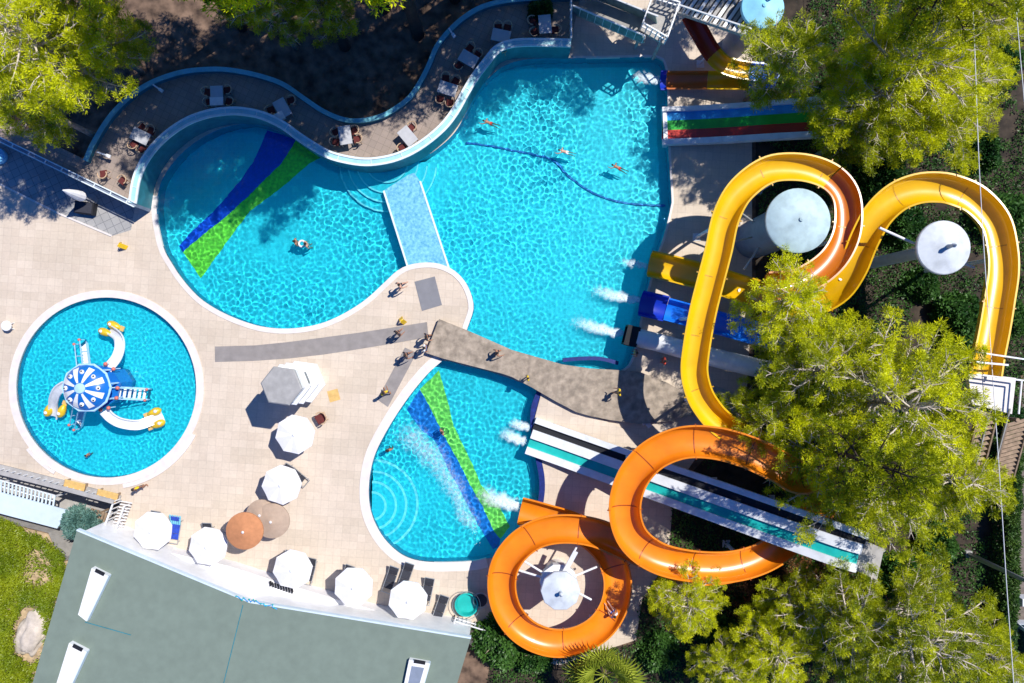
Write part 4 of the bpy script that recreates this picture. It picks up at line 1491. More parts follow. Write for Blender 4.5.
for a_px, b_px, w in (((112, 392), (152, 394), .72), ((87, 366), (84, 342), .45), ((83, 408), (79, 426), .45)):
    a, b = W(a_px[0], a_px[1], 1.55), W(b_px[0], b_px[1], -.35)
    d = b - a
    hd = Vector((d.x, d.y, 0)).normalized()
    s = Vector((-hd.y, hd.x, 0))
    ns = 8
    lad = MB()
    for i in range(ns):
        q = a.lerp(b, (i + .5) / ns)
        lad.box(q, (.17, w, .05), math.atan2(hd.y, hd.x))
    lad.build('ladder_steps', M['white'], t, world=True)
    for k in (-1, 1):
        MB().bar(a + s * k * w / 2, b + s * k * w / 2, .06, .14).build('stringer', M['octolight'], t, world=True)
        MB().tube([a + s * k * w / 2 + Vector((0, 0, .75)), b + s * k * w / 2 + Vector((0, 0, .75))], .035, 6).build('handrail', M['octolight'], t, world=True)
        for q in (a, a.lerp(b, .5), b):
            MB().tube([q + s * k * w / 2, q + s * k * w / 2 + Vector((0, 0, .78))], .03, 6).build('rail_post', M['octolight'], t, world=True)
        MB().ball(b + s * k * w / 2 + Vector((0, 0, .8)), .1, 8, 6).build('knob', M['pink'], t, world=True, smooth=True)
for px, py in ((113, 369), (105, 364), (108, 408), (100, 410), (117, 388), (116, 398)):
    q = W(px, py, 2.0)
    MB().ball((q.x, q.y, 1.95), .13, 8, 6).build('knob', M['pink'], t, world=True, smooth=True)
    MB().tube([(q.x, q.y, 1.2), (q.x, q.y, 1.9)], .04, 6).build('rail_post', M['octolight'], t, world=True)

# ------------------------------------------------------------------ building lower left
rz = 3.3
roof_pts = Wp([(77, 530), (250, 602), (471, 638), (440, 740), (410, 830), (-10, 830)], rz)
c = sum(roof_pts, Vector()) / len(roof_pts)
t = thing('poolside_building', 'large building with green grey roof and long white front ledge', 'building', (c.x, c.y, -.05))
rf = MB().prism(roof_pts, rz - .22, rz).build('roof', M['roof'], t, world=True)
MB().prism(inset(roof_pts, .25), -.05, rz - .222).build('wall', M['white'], t, world=True)
front = [roof_pts[0], roof_pts[1], roof_pts[2]]
MB().strip([front[0], front[1], front[2]], .06, .04, rz - .25, rz + .05).build('gutter', M['aluminium'], t, world=True)
MB().prism(Wp([(106, 537.5), (132, 544), (228, 566), (270, 579.5), (330, 597.5), (408, 620), (455, 629), (462, 636), (420, 642), (250, 612), (110, 552)], 1.0), .0, 1.0).build('front_ledge', M['canvas'], t, world=True)
# felt seam
a, b = W(243, 605, rz + .01), W(222, 690, rz + .01)
MB().bar(a, b, .045, .03).build('seam', M['teal_wallshade'], t, world=True)
a, b = W(85, 622, rz + .01), W(131, 635, rz + .01)
MB().bar(a, b, .045, .03).build('seam', M['teal_wallshade'], t, world=True)
for px in range(95, 470, 26):
    pass
dd = [[(91.6, 568), (107.8, 576), (86, 621), (78, 614.7)], [(69, 643), (86, 651.7), (66, 695), (55, 688)], [(409, 660), (429.5, 663.5), (419, 700), (402, 694)]]
for k, pl in enumerate(dd):
    q = Wp(pl, rz + .36)
    dm = MB().prism(q, rz - .01, rz + .36).build('roof_light', M['white'], t, world=True)
    ins = inset(q, .14)
    cx_ = sum(ins, Vector()) / 4
    gl_ = [cx_ + (v - cx_) * .75 for v in ins]
    o = MB().prism(gl_, rz + .35, rz + .38).build('pane', M['white'] if k < 2 else M['towergrey'], dm, world=False)
    for v in o.data.vertices:
        v.co -= t.location
    a, b = q[1] if k < 2 else q[1], q[2]
    o = MB().bar(Vector((a.x, a.y, rz + .2)), Vector((b.x, b.y, rz + .2)), .12, .3).build('side_flashing', M['aluminium'], dm)
    for v in o.data.vertices:
        v.co -= t.location
    a, b = q[0], q[1]
    o = MB().bar(Vector((a.x, a.y, rz + .39)).lerp(Vector((b.x, b.y, rz + .39)), .25), Vector((a.x, a.y, rz + .39)).lerp(Vector((b.x, b.y, rz + .39)), .8), .22, .04).build('vent_slot', M['black'], dm)
    for v in o.data.vertices:
        v.co -= t.location
# wires / clutter on the roof edge
t = thing('string_lights', 'tangle of teal and blue string lights on the building roof edge', 'lights', W(250, 601, rz))
mb = MB()
rnd = random.Random(4)
pts = [W(237 + k * 1.9 + rnd.uniform(-1.5, 1.5), 598 + k * .45 + rnd.uniform(-2.2, 2.2), rz + .08 + rnd.random() * .12) for k in range(22)]
mb.tube(pts, .03, 5)
mb.build('wire', M['cyan'], t, world=True)
for q in pts[::2]:
    MB().ball(q, .055, 7, 5).build('bulb', M['teal'], t, world=True)
# ledge clutter
t = thing('bamboo_bench', 'narrow slatted black bench on the white ledge under a parasol', 'bench', W(278, 586, 1.0))
for k in range(9):
    q = W(270 + k * 2.7, 584 + k * .9, 1.25)
    MB().box((q.x, q.y, 1.22), (.09, .34, .05), R(10)).build('slat', M['black'], t, world=True)
for k in (0, 8):
    q = W(270 + k * 2.7, 584 + k * .9, 1.25)
    MB().box((q.x, q.y, 1.09), (.06, .28, .19), R(10)).build('leg', M['black'], t, world=True)

# ------------------------------------------------------------------ left sunken court: balustrade, pergola, benches
t = thing('balustrade', 'white balustrade along the paving edge above the sunken court', 'railing', W(60, 484))
pth = Wp([(-40, 457), (0, 467), (60, 482), (121, 498.5)])
MB().strip(pth, .2, .2, -.05, .12).build('plinth', M['concrete2'], t, world=True)
p2 = [Vector((q.x, q.y, 0)) for q in cr(pth, .4)]
for q in p2[::1]:
    MB().bar((q.x, q.y, .1), (q.x, q.y, .95), .06, .06).build('baluster', M['whitemetal'], t, world=True)
MB().strip(Wp([(-40, 457), (0, 467), (60, 482), (122, 498.5)]), .14, .14, .93, 1.0).build('handrail', M['concrete2'], t, world=True)
t = thing('balustrade', 'short white balustrade at the sunken court right side near the leftmost parasol', 'railing', W(117, 518))
for off in (0, 9):
    a, b = W(121 + off, 501), W(108 + off, 537)
    if off:
        a, b = W(132, 503), W(120, 538)
    MB().bar(a + Vector((0, 0, .97)), b + Vector((0, 0, .97)), .10, .07).build('handrail', M['whitemetal'], t, world=True)
    for k in range(8):
        q = a.lerp(b, k / 7)
        MB().bar(q, q + Vector((0, 0, .95)), .06, .06).build('baluster', M['whitemetal'], t, world=True)
mb = MB()
for k in range(13):
    a = W(121, 501, .7).lerp(W(108, 537, .7), k / 12)
    b = W(132, 503, .7).lerp(W(120, 538, .7), k / 12)
    mb.bar(a, b, .05, .05)
mb.build('trellis_bars', M['whitemetal'], t, world=True)
t = thing('pergola', 'pale blue roofed pergola with slatted front over the sunken court', 'pergola', W(30, 503))
pr = Wp([(-20, 490), (1, 492.5), (69, 510.5), (57, 528.5), (0, 513.5), (-20, 508)], .4)
MB().prism(pr, .3, .4).build('roof', M['aluminium'], t, world=True)
mb = MB()
for k in range(20):
    f = k / 19
    a = W(-18, 475, .2).lerp(W(55, 495.5, .2), f)
    b = W(-18, 487, .3).lerp(W(53, 507, .3), f)
    mb.bar(a, b, .10, .05)
mb.build('slats', M['aluminium'], t, world=True)
for a, b in (((-18, 475), (55, 495.5)), ((-18, 481), (54, 501))):
    MB().bar(W(*a, .12), W(*b, .12), .08, .08).build('beam', M['whitemetal'], t, world=True)
for q in (W(0, 510, .3), W(55, 525, .3), W(53, 497, .1), W(2, 482, .1)):
    MB().bar((q.x, q.y, -2.6), (q.x, q.y, q.z), .12, .12).build('post', M['whitemetal'], t, world=True)
for i, (px, py, lb) in enumerate(((78.5, 484, 'left one of two ochre cushioned benches by the balustrade'), (111, 493.5, 'right one of two ochre cushioned benches by the balustrade'))):
    t = thing('cushioned_bench', lb, 'bench', W(px, py), R(-14), 'benches by the balustrade')
    MB().box((0, 0, .42), (1.4, .5, .12), bev=.04).build('cushion', M['ochrepad'], t)
    MB().box((0, -.28, .62), (1.4, .12, .36), bev=.03).build('backrest', M['ochrepad'], t)
    for sx in (-.6, .6):
        MB().box((sx, 0, .18), (.08, .45, .36)).build('leg', M['wood'], t)
t = thing('slatted_crate', 'brown slatted timber crate in the sunken court', 'crate', W(97, 519, -.4))
for k in range(6):
    MB().box((-.5 + k * .2, 0, 0), (.15, 1.2, .06), R(0)).build('slat', M['wood'], t)
for y in (-.45, .45):
    MB().box((0, y, -.12), (1.2, .1, .14)).build('beam', M['wood'], t)
t.rotation_euler = (0, 0, R(-17))
for y in (-.4, .4):
    MB().box((0, y, -1.2), (.1, .1, 2.0)).build('post', M['wood'], t)
t = thing('white_railing', 'white slatted railing between the teal tub and the orange spiral', 'railing', W(478, 622))
for a, b in (((455, 615), (500, 629)), ((455, 615), (462, 634))):
    A_, B_ = W(*a), W(*b)
    for zz in (.45, .95):
        MB().bar(A_ + Vector((0, 0, zz)), B_ + Vector((0, 0, zz)), .07, .07).build('rail', M['whitemetal'], t, world=True)
    nb = int((B_ - A_).length / .28)
    for k in range(nb + 1):
        q = A_.lerp(B_, k / nb)
        MB().bar(q, q + Vector((0, 0, .95)), .045, .045).build('baluster', M['whitemetal'], t, world=True)

# ------------------------------------------------------------------ vegetation
def leaves(name, centres, m, parent, per, rad, ln, wd, seed, lo=-.25, hi=1.25, up=.35):
    """a mesh of loose leaf or needle blades sprayed round twig tips"""
    g = np.random.default_rng(seed)
    c = np.repeat(np.array([tuple(q) for q in centres], dtype=np.float64), per, 0)
    n = len(c)
    th = g.uniform(0, 2 * PI, n)
    el = g.uniform(lo, hi, n)
    d = np.stack([np.cos(th) * np.cos(el), np.sin(th) * np.cos(el), np.sin(el)], 1)
    st = c + d * (rad * g.uniform(.05, 1, n) ** .7)[:, None] + g.normal(0, rad * .22, (n, 3))
    d2 = d + g.normal(0, .45, (n, 3)) + np.array([0, 0, up])
    d2 /= np.linalg.norm(d2, axis=1)[:, None]
    L_ = (ln * g.uniform(.6, 1.3, n))[:, None]
    tw = np.stack([g.normal(0, .5, n), g.normal(0, .5, n), np.ones(n)], 1)
    s_ = np.cross(d2, tw)
    s_ /= np.linalg.norm(s_, axis=1)[:, None] + 1e-9
    s_ *= wd * .5
    e = st + d2 * L_
    mid = st + d2 * L_ * .5
    v = np.stack([st, mid + s_, e, mid - s_], 1).reshape(-1, 3)
    if parent is not None and isinstance(parent, tuple):
        v = v - np.array(parent[1])
        parent = parent[0]
    me = bpy.data.meshes.new(name)
    me.vertices.add(n * 4)
    me.vertices.foreach_set('co', v.astype(np.float32).ravel())
    me.loops.add(n * 4)
    me.loops.foreach_set('vertex_index', np.arange(n * 4, dtype=np.int32))
    me.polygons.add(n)
    me.polygons.foreach_set('loop_start', np.arange(0, n * 4, 4, dtype=np.int32))
    me.update(calc_edges=True)
    me.materials.append(m)
    o = bpy.data.objects.new(name, me)
    COL.objects.link(o)
    if parent:
        o.parent = parent
    return o


def make_pine(label, Rr, Ht, nl, seed, per=84, group='pine trees round the water park', mat_l='pine', low=.35, ln=.21, wd=.037, gap=.26):
    rnd = random.Random(seed)
    t = thing('pine_tree', label, 'tree', (0, 0, 0), 0, group)
    tr = MB()
    br = MB()
    bend = Vector((rnd.uniform(-.5, .5), rnd.uniform(-.5, .5), 0))
    pts = [Vector((0, 0, -.1)) + bend * (f ** 2) + Vector((0, 0, Ht * .95 * f)) for f in [k / 8 for k in range(9)]]
    tr.tube(pts, [.26 * Ht / 11 * (1 - .88 * k / 8) for k in range(9)], 9)
    LC = []
    ga = 2.39996
    for i in range(nl):
        f = low + (1 - low) * ((i + .5) / nl)
        if rnd.random() < gap:
            continue
        h = f * Ht * .95
        prof = math.sin(PI * min(1, .18 + .80 * ((f - low) / (1 - low)) ** .75)) ** .6
        L0 = Rr * prof * rnd.uniform(.62, 1.12)
        az = i * ga + rnd.uniform(-.35, .35)
        rise = rnd.uniform(.02, .34) + .35 * (f - low) / (1 - low)
        k8 = f * 8
        b0 = pts[min(7, int(k8 * .95))].lerp(pts[min(8, int(k8 * .95) + 1)], (k8 * .95) % 1)
        b0 = Vector((b0.x, b0.y, h))
        lim = []
        curv = rnd.uniform(-.5, .5)
        for k in range(6):
            u = k / 5
            a = az + curv * u
            lim.append(b0 + Vector((math.cos(a), math.sin(a), 0)) * L0 * u + Vector((0, 0, L0 * rise * u * (1.15 - .5 * u))))
        br.tube(lim, [.075 * (1 - .8 * k / 5) * max(.5, L0 / 4) + .012 for k in range(6)], 5)
        # branchlets
        nb = max(3, int(L0 * 2.6))
        for b in range(max(1, nb // 4)):
            u = rnd.uniform(.25, .8)
            q = lim[min(4, int(u * 5))].lerp(lim[min(5, int(u * 5) + 1)], (u * 5) % 1)
            a = az + rnd.uniform(-1.2, 1.2)
            l3 = rnd.uniform(.5, 1.1)
            e = q + Vector((math.cos(a) * l3, math.sin(a) * l3, rnd.uniform(.35, .7)))
            m_ = q.lerp(e, .5) + Vector((0, 0, .12))
            br.tube([q, m_, e], [.032, .024, .012], 4, False)
            for _k in range(3):
                a2 = a + rnd.uniform(-1, 1)
                g0 = q.lerp(e, rnd.uniform(.4, .9))
                br.tube([g0, g0 + Vector((math.cos(a2) * .4, math.sin(a2) * .4, rnd.uniform(0, .25)))], [.018, .009], 4, False)
        for b in range(nb + 1):
            u = .28 + .72 * b / nb
            q = lim[min(4, int(u * 5))].lerp(lim[min(5, int(u * 5) + 1)], (u * 5) % 1 if u < 1 else 1)
            side = (1 if b % 2 else -1)
            a = az + curv * u + side * rnd.uniform(.45, 1.15)
            l2_ = rnd.uniform(.45, 1.15) * (1.15 - .55 * u) * min(1.4, L0 / 2.5)
            e = q + Vector((math.cos(a) * l2_, math.sin(a) * l2_, rnd.uniform(.0, .35) * l2_))
            if b == nb:
                e = q + Vector((math.cos(az + curv), math.sin(az + curv), .2)) * .35
            br.tube([q, (q + e) / 2 + Vector((0, 0, .05)), e], [.026, .018, .008], 4, False)
            nt = 3 if l2_ > .7 else 2
            for w_ in range(nt):
                if rnd.random() < .3:
                    continue
                c_ = q.lerp(e, .45 + .55 * (w_ + 1) / nt) + Vector((rnd.uniform(-.15, .15), rnd.uniform(-.15, .15), rnd.uniform(0, .14)))
                LC.append(c_)
    tr.build('trunk', M['bark'], t, smooth=True)
    br.build('limbs', M['twig'], t, smooth=True)
    leaves('crown', LC, M[mat_l], t, per, .25, ln, wd, seed)
    return t


def tree_loc(px, py, Ht):
    z = Ht * .72
    q = W(px, py, z)
    return (q.x, q.y, -.05)


GP = 'pine trees round the water park'
pa = make_pine('huge yellow green pine spreading over the white lanes at right centre', 5.4, 11.5, 64, 11)
pb = make_pine('broad pine at upper right hanging over the rainbow slide', 4.7, 11, 58, 23)
pc = make_pine('pine at the top left corner', 3.9, 10.5, 50, 37)
pd = make_pine('slender pine with branches dipping in at the top edge', 3.1, 11.5, 46, 51, gap=.2)


def place(src, used, label, px, py, Ht, sc, rz):
    if src not in used:
        used.append(src)
        src['label'] = label
        src.location = tree_loc(px, py, Ht * sc)
        src.rotation_euler = (0, 0, rz)
        src.scale = (sc, sc, sc)
        return src
    return dup(src, label, tree_loc(px, py, Ht * sc), rz, sc)


pe = make_pine('x', 4.9, 18, 52, 71, per=34, low=.55, ln=.32, wd=.07, gap=.42)
for c_ in pe.children:
    if c_.name.startswith(('trunk', 'limbs')):
        c_.data.materials[0] = M['darkbark']
used = []
for src, Ht, label, px, py, sc, rz in (
        (pa, 11.5, 'huge yellow green pine at right centre, above the white lanes', 893, 405, 1.0, .4),
        (pb, 11, 'broad pine between the yellow slide and the right centre giant', 822, 372, .82, 2.2),
        (pb, 11, 'tall pine standing over the upper end of the white lanes', 868, 478, .92, 4.0),
        (pc, 10.5, 'pine at right whose lower limbs reach the lamp post', 945, 478, .85, 1.2),
        (pb, 11, 'broad pine at upper right beside the rainbow slide', 905, 70, 1.0, .9),
        (pa, 11.5, 'large pine at upper right nearest the power cables', 950, 95, .72, 3.0),
        (pc, 10.5, 'dense pine hanging over the rainbow slide top', 872, 98, .9, 5.1),
        (pd, 11.5, 'small pine beside the sky blue tower', 788, 58, .84, 2.1),
        (pa, 11.5, 'big pine at the bottom right near the hedge', 920, 640, .85, 2.6),
        (pb, 11, 'bushy pine at bottom right below the launch platform', 850, 625, .78, .3),
        (pc, 10.5, 'low pine reaching towards the orange ring from below', 690, 600, .6, 4.4),
        (pc, 10.5, 'pine with rusty undergrowth left of the bottom right pair', 775, 655, .62, 1.9),
        (pd, 11.5, 'thin pine reaching over the blue slide and the lower end of the yellow coil', 784, 302, .85, 4.9),
        (pc, 10.5, 'pine between the straight yellow slide end and the orange ring top', 764, 424, .66, 2.4),
        (pb, 11, 'dense pine overhanging the right side of the orange ring', 826, 462, .78, 1.1),
        (pb, 11, 'shaggy pine at bottom right beside the rusty needles', 800, 605, .55, 5.0),
        (pc, 10.5, 'pine at the bottom edge right of the palm', 725, 668, .5, .9),
        (pd, 11.5, 'pine reaching from the top edge over the rainbow slide', 862, 128, .75, 1.9),
        (pc, 10.5, 'pine at the top edge near the power cables', 985, 20, .7, 2.9),
        (pc, 10.5, 'pine at the bottom right behind the lamp post', 985, 655, .6, .9),
        (pc, 10.5, 'pine at the top left corner of the park', 28, 35, 1.0, .2),
        (pd, 11.5, 'pine standing left of the straight parapet', 14, 96, .8, 2.9),
        (pc, 10.5, 'pine beside the left end of the wave walls', 78, 26, .75, 3.9),
        (pd, 11.5, 'slender pine dipping into the top edge above the terrace', 262, 2, .75, .6),
        (pd, 11.5, 'second slender pine at the top edge right of its twin', 322, -2, .7, 3.5),
):
    o = place(src, used, label, px, py, Ht, sc, rz)
    if 'top left corner' in label or 'left end of the wave' in label or 'left of the straight parapet' in label:
        o.scale.z *= 1.2
        o.location = tree_loc(px, py, Ht * sc * 1.2)
# the rest of the pine wood north of the terrace: stems in the wood, crowns beyond the top edge of the view
NTH = ('first', 'second', 'third', 'fourth', 'fifth', 'sixth', 'seventh', 'eighth', 'ninth', 'tenth', 'eleventh', 'twelfth', 'thirteenth', 'fourteenth', 'fifteenth', 'sixteenth')
wood = [(242, 26, 1), (345, 46, 1.25), (300, 4, 1), (338, 20, 1.1), (385, 8, 1.1), (418, 34, 1.3), (440, -12, 1.1), (455, -2, 1.3), (496, -24, 1.1), (552, -34, 1.05), (600, -58, .9), (655, -46, 1), (795, -62, 1), (774, 430, .92), (836, 76, 1)]
for k, (px, py, zs) in enumerate(wood):
    q = W(px, py)
    lb = 'tall bare stemmed pine of the wood behind the terrace, ' + NTH[k] + ' of twelve'
    sc = (1.0, .94, 1.06)[k % 3]
    if k == 0:
        pe.location = (q.x, q.y, -.06)
        pe['label'] = lb
    else:
        if k == 12:
            lb = 'tall pine beyond the top edge whose shade falls on the red slide'
        if k == 13:
            lb = 'tallest pine at right centre, shading the inside of the orange ring'
        if k == 14:
            lb = 'tallest pine at upper right, shading the paving by the rainbow slide'
        dup(pe, lb, (q.x, q.y, -.06), k * 1.7, sc).scale = (sc * (.6, .62, .66)[k - 12] if k > 11 else sc, sc * (.6, .62, .66)[k - 12] if k > 11 else sc, zs)


def make_bush(label, name, cat, r, h, n, ln, wd, m, seed, group=None):
    rnd = random.Random(seed)
    t = thing(name, label, cat, (0, 0, 0), 0, group)
    LC = []
    for i in range(n):
        a = rnd.uniform(0, 2 * PI)
        rr = math.sqrt(rnd.random())
        lump = .78 + .34 * noise.noise(Vector((math.cos(a) * 1.7, math.sin(a) * 1.7, seed)))
        x, y = math.cos(a) * rr * r * lump, math.sin(a) * rr * r * lump
        z = h * math.sqrt(max(0, 1 - rr * rr)) * (.72 + .5 * noise.noise(Vector((x * 1.3, y * 1.3, seed + 3)))) * rnd.uniform(.55, 1.0)
        LC.append((x, y, max(.05, z)))
    leaves('foliage', LC, M[m], t, 6, .16, ln, wd, seed, -.2, 1.0, .4)
    st = MB()
    for i in range(7):
        a = i * .9
        st.tube([(0, 0, -.05), (math.cos(a) * r * .3, math.sin(a) * r * .3, h * .4), (math.cos(a) * r * .55, math.sin(a) * r * .55, h * .62)], [.05, .03, .012], 5)
    st.build('stems', M['bark'], t)
    return t


bu = make_bush('x', 'leafy_bush', 'bush', 1.7, 1.8, 1500, .22, .13, 'broad', 5, 'dark bushes under the pines')
GB = 'dark bushes under the pines'
bl_ = [(905, 225, 'dark leafy bush under the yellow arch, above the white cone'), (925, 285, 'dark leafy bush below the white cone mast'), (880, 175, 'dark bush just outside the top of the yellow arch'),
       (985, 150, 'dark bush right of the upper right pines'), (1000, 60, 'dark bush at the upper right corner'), (1015, 320, 'dark bush right of the yellow slide start'), (960, 320, 'dark bush inside the yellow arch near its start'),
       (940, 545, 'bright lit bush beside the lamp post foot'), (900, 575, 'bush between the launch platform and lamp post'), (835, 160, 'dark bush where the coil passes the rainbow slide'),
       (1000, 215, 'dark bush outside the right shoulder of the arch'), (660, 655, 'dark bush between the palm and the orange ring'), (720, 640, 'dark bush below the orange ring'), (535, 660, 'low bush left of the fan palm'),
       (500, 640, 'small bush by the building corner and railing'), (770, 620, 'bush among rusty fallen needles'), (540, 14, 'bush on the terrace beside the last dining table'), (1010, 420, 'bush right of the wooden stairs'), (960, 640, 'bush near the hedge at bottom right')]
for k, (px, py, lb) in enumerate(bl_):
    sc = (1.0, .8, 1.2, .9)[k % 4]
    z = .7
    q = W(px, py, z)
    if k == 16:
        q.z, sc = ZT, .55
        q = Vector((q.x, q.y, ZT))
    else:
        q = Vector((q.x, q.y, -.05))
    if k == 0:
        bu.location = q
        bu['label'] = lb
    else:
        dup(bu, lb, q, k * 1.1, sc)
ag = make_bush('rounded blue green bush beside the pergola roof', 'blue_green_bush', 'bush', 1.25, 1.5, 1500, .22, .09, 'agave', 9)
q = W(73, 526, 1.0)
ag.location = (q.x, q.y, -.05)
# long clipped hedge on the right
rnd = random.Random(12)
LC = []
for i in range(5200):
    u = rnd.random()
    a = W(1010, 440, .8).lerp(W(1001, 700, .8), u)
    w_ = .62 + .15 * noise.noise(Vector((u * 14, 0, 0)))
    x = rnd.uniform(-w_, w_)
    z = (1.5 + .25 * noise.noise(Vector((u * 20, x, 4)))) * math.sqrt(max(.1, 1 - (x / w_) ** 4)) * rnd.uniform(.55, 1)
    LC.append((a.x + x, a.y, z))
hd_ = W(1005, 570)
t = thing('clipped_hedge', 'long narrow clipped hedge along the road at the right edge', 'hedge', hd_)
leaves('foliage', LC, M['hedge'], (t, tuple(hd_)), 6, .12, .17, .09, 12, -.2, 1.0, .4)
for k in range(12):
    q = W(1010, 440).lerp(W(1001, 700), (k + .5) / 12)
    MB().tube([(q.x, q.y, -.06), (q.x, q.y, 1.0)], .05, 6).build('stem', M['bark'], t, world=True)
# creeper mass lower left
rnd = random.Random(21)
LC = []
lawn_poly = Wp([(-60, 508), (2, 516), (50, 537), (66, 552), (72, 575), (58, 600), (52, 640), (30, 690), (-60, 760)])
cnt = 0
while cnt < 9500:
    px, py = rnd.uniform(-20, 72), rnd.uniform(515, 700)
    q = W(px, py)
    if not inside([(v.x, v.y) for v in lawn_poly], np.array([q.x]), np.array([q.y]))[0]:
        continue
    d1 = noise.noise(Vector((px * .045, py * .045, 2.0)))
    # bare soil patch and the boulder stay open
    if ((px - 44) / 17) ** 2 + ((py - 565) / 24) ** 2 < 1 + d1 and rnd.random() < .8:
        cnt += 1
        continue
    if ((px - 34) / 16) ** 2 + ((py - 632) / 30) ** 2 < 1:
        cnt += 1
        continue
    z = .35 + .35 * (noise.noise(Vector((q.x * .8, q.y * .8, 7))) + .5)
    LC.append((q.x, q.y, max(.02, z * rnd.uniform(.5, 1))))
    cnt += 1
o = leaves('ground_cover', LC, M['lawn'], None, 7, .14, .15, .06, 21, -.2, 1.0, .4)
tag(o, 'bright green creeping ground cover beside the building at lower left', 'ground cover', None, 'stuff')
struct(MB().sheet([Wp([(-200, 475), (-60, 507), (48, 534), (60, 561), (112, 561), (30, 720), (-200, 760)])], -.045).build('soil_bed', M['lawnsoil']))
rnd = random.Random(33)
LC = []
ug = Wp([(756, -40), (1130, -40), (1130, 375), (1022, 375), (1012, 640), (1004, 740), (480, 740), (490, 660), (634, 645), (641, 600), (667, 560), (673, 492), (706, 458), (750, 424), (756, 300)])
struct(MB().sheet([ug], -.05).build('forest_floor', M['shadesoil']))  # darkened sheet, also standing in for shaded paving by the spiral
ugp = [(v.x, v.y) for v in ug]
xs_ = np.array([rnd.uniform(-4, 42) for _ in range(60000)])
ys_ = np.array([rnd.uniform(-27, 26) for _ in range(60000)])
for x, y, k in zip(xs_, ys_, inside(ugp, xs_, ys_)):
    if not k:
        continue
    n_ = noise.noise(Vector((x * .35, y * .35, 1.5))) + .45 * noise.noise(Vector((x * 1.1, y * 1.1, 4)))
    if n_ < -.3:
        continue
    LC.append((x, y, max(0, .1 + .5 * (n_ + .22)) * rnd.uniform(.3, 1)))
o = leaves('undergrowth', LC, M['broad'], None, 5, .16, .17, .09, 33, -.2, 1.0, .4)
tag(o, 'dark leafy undergrowth covering the ground under the right hand pines', 'undergrowth', None, 'stuff')
LC = []
for _ in range(2600):
    q = W(790 + rnd.gauss(0, 26), 590 + rnd.gauss(0, 14))
    LC.append((q.x, q.y, rnd.random() * .5))
o = leaves('fallen_needles', LC, M['rust'], None, 7, .15, .2, .06, 35, -.2, 1.0, .3)
tag(o, 'rusty brown heap of dry needles and scrub below the white launch platform', 'dry scrub', None, 'stuff')
# boulder
t = thing('pale_boulder', 'pale limestone boulder between the creeper and the building', 'rock', W(34, 632))
bm = bmesh.new()
bmesh.ops.create_icosphere(bm, subdivisions=4, radius=1)
for v in bm.verts:
    n_ = v.co.normalized()
    f = 1 + .28 * noise.noise(n_ * 1.6) + .12 * noise.noise(n_ * 4)
    v.co = Vector((n_.x * .95 * f, n_.y * 1.65 * f, n_.z * .6 * f))
me = bpy.data.meshes.new('rock')
bm.to_mesh(me)
bm.free()
me.polygons.foreach_set('use_smooth', [True] * len(me.polygons))
me.materials.append(M['rock'])
o = bpy.data.objects.new('rock', me)
COL.objects.link(o)
o.parent = t
o.rotation_euler = (0, 0, R(-22))


# fan palm
def fan_palm(label, px, py, h):
    q = W(px, py, h)
    t = thing('fan_palm', label, 'palm tree', (q.x, q.y, -.05))
    rnd = random.Random(3)
    MB().tube([(0, 0, -.1), (.05, 0, h * .5), (0, 0, h)], [.22, .18, .16], 10).build('trunk', M['bark'], t)
    for k in range(22):
        a = k * 2.4
        el = rnd.uniform(-.15, 1.0)
        d = Vector((math.cos(a) * math.cos(el), math.sin(a) * math.cos(el), math.sin(el)))
        st = Vector((0, 0, h - .05))
        hub = st + d * rnd.uniform(.9, 1.5)
        mb = MB().tube([st, hub], [.025, .015], 5, False)
        s = d.cross(Vector((0, 0, 1))).normalized()
        u = s.cross(d)
        for j in range(17):
            b = R(-105 + 210 * j / 16)
            dl = (d * math.cos(b) + s * math.sin(b) + u * .12).normalized()
            ln = rnd.uniform(1.15, 1.45)
            mid = hub + dl * ln * .55
            tip = hub + dl * ln + Vector((0, 0, -.16))
            sd = dl.cross(u).normalized() * .055
            mb.add([hub, mid + sd, tip, mid - sd], [(0, 1, 2), (0, 2, 3)])
        mb.build('frond', M['palm'], t)
    return t


fan_palm('fan palm with pointed yellow green fronds below the orange spiral', 605, 676, 3.2)

# ------------------------------------------------------------------ lamp post, cables, car, road
q = W(966, 553)
t = thing('lamp_post', 'tall grey lamp post leaning out of view at the lower right', 'street lamp', (q.x, q.y, -.05))
MB().tube([(0, 0, 0), (0, 0, 4.5), (0, 0, 9.2)], [.17, .13, .09], 12).build('pole', M['steel'], t, smooth=True)
MB().box((0, 0, .2), (.42, .42, .4), bev=.03).build('base', M['concrete2'], t)
MB().bar((0, 0, 9.1), (1.3, .2, 9.4), .08, .08).build('arm', M['steel'], t)
MB().box((1.5, .23, 9.42), (.7, .26, .14), R(8), bev=.03).build('lamp_head', M['steel'], t)


def cable(label, pts):
    P = cr([W(*p) for p in pts], 1.0)
    o = MB().tube(P, .022, 5).build('overhead_cable', M['whitemetal'], loc=P[0], world=True)
    tag(o, label, 'cable', 'overhead cables')


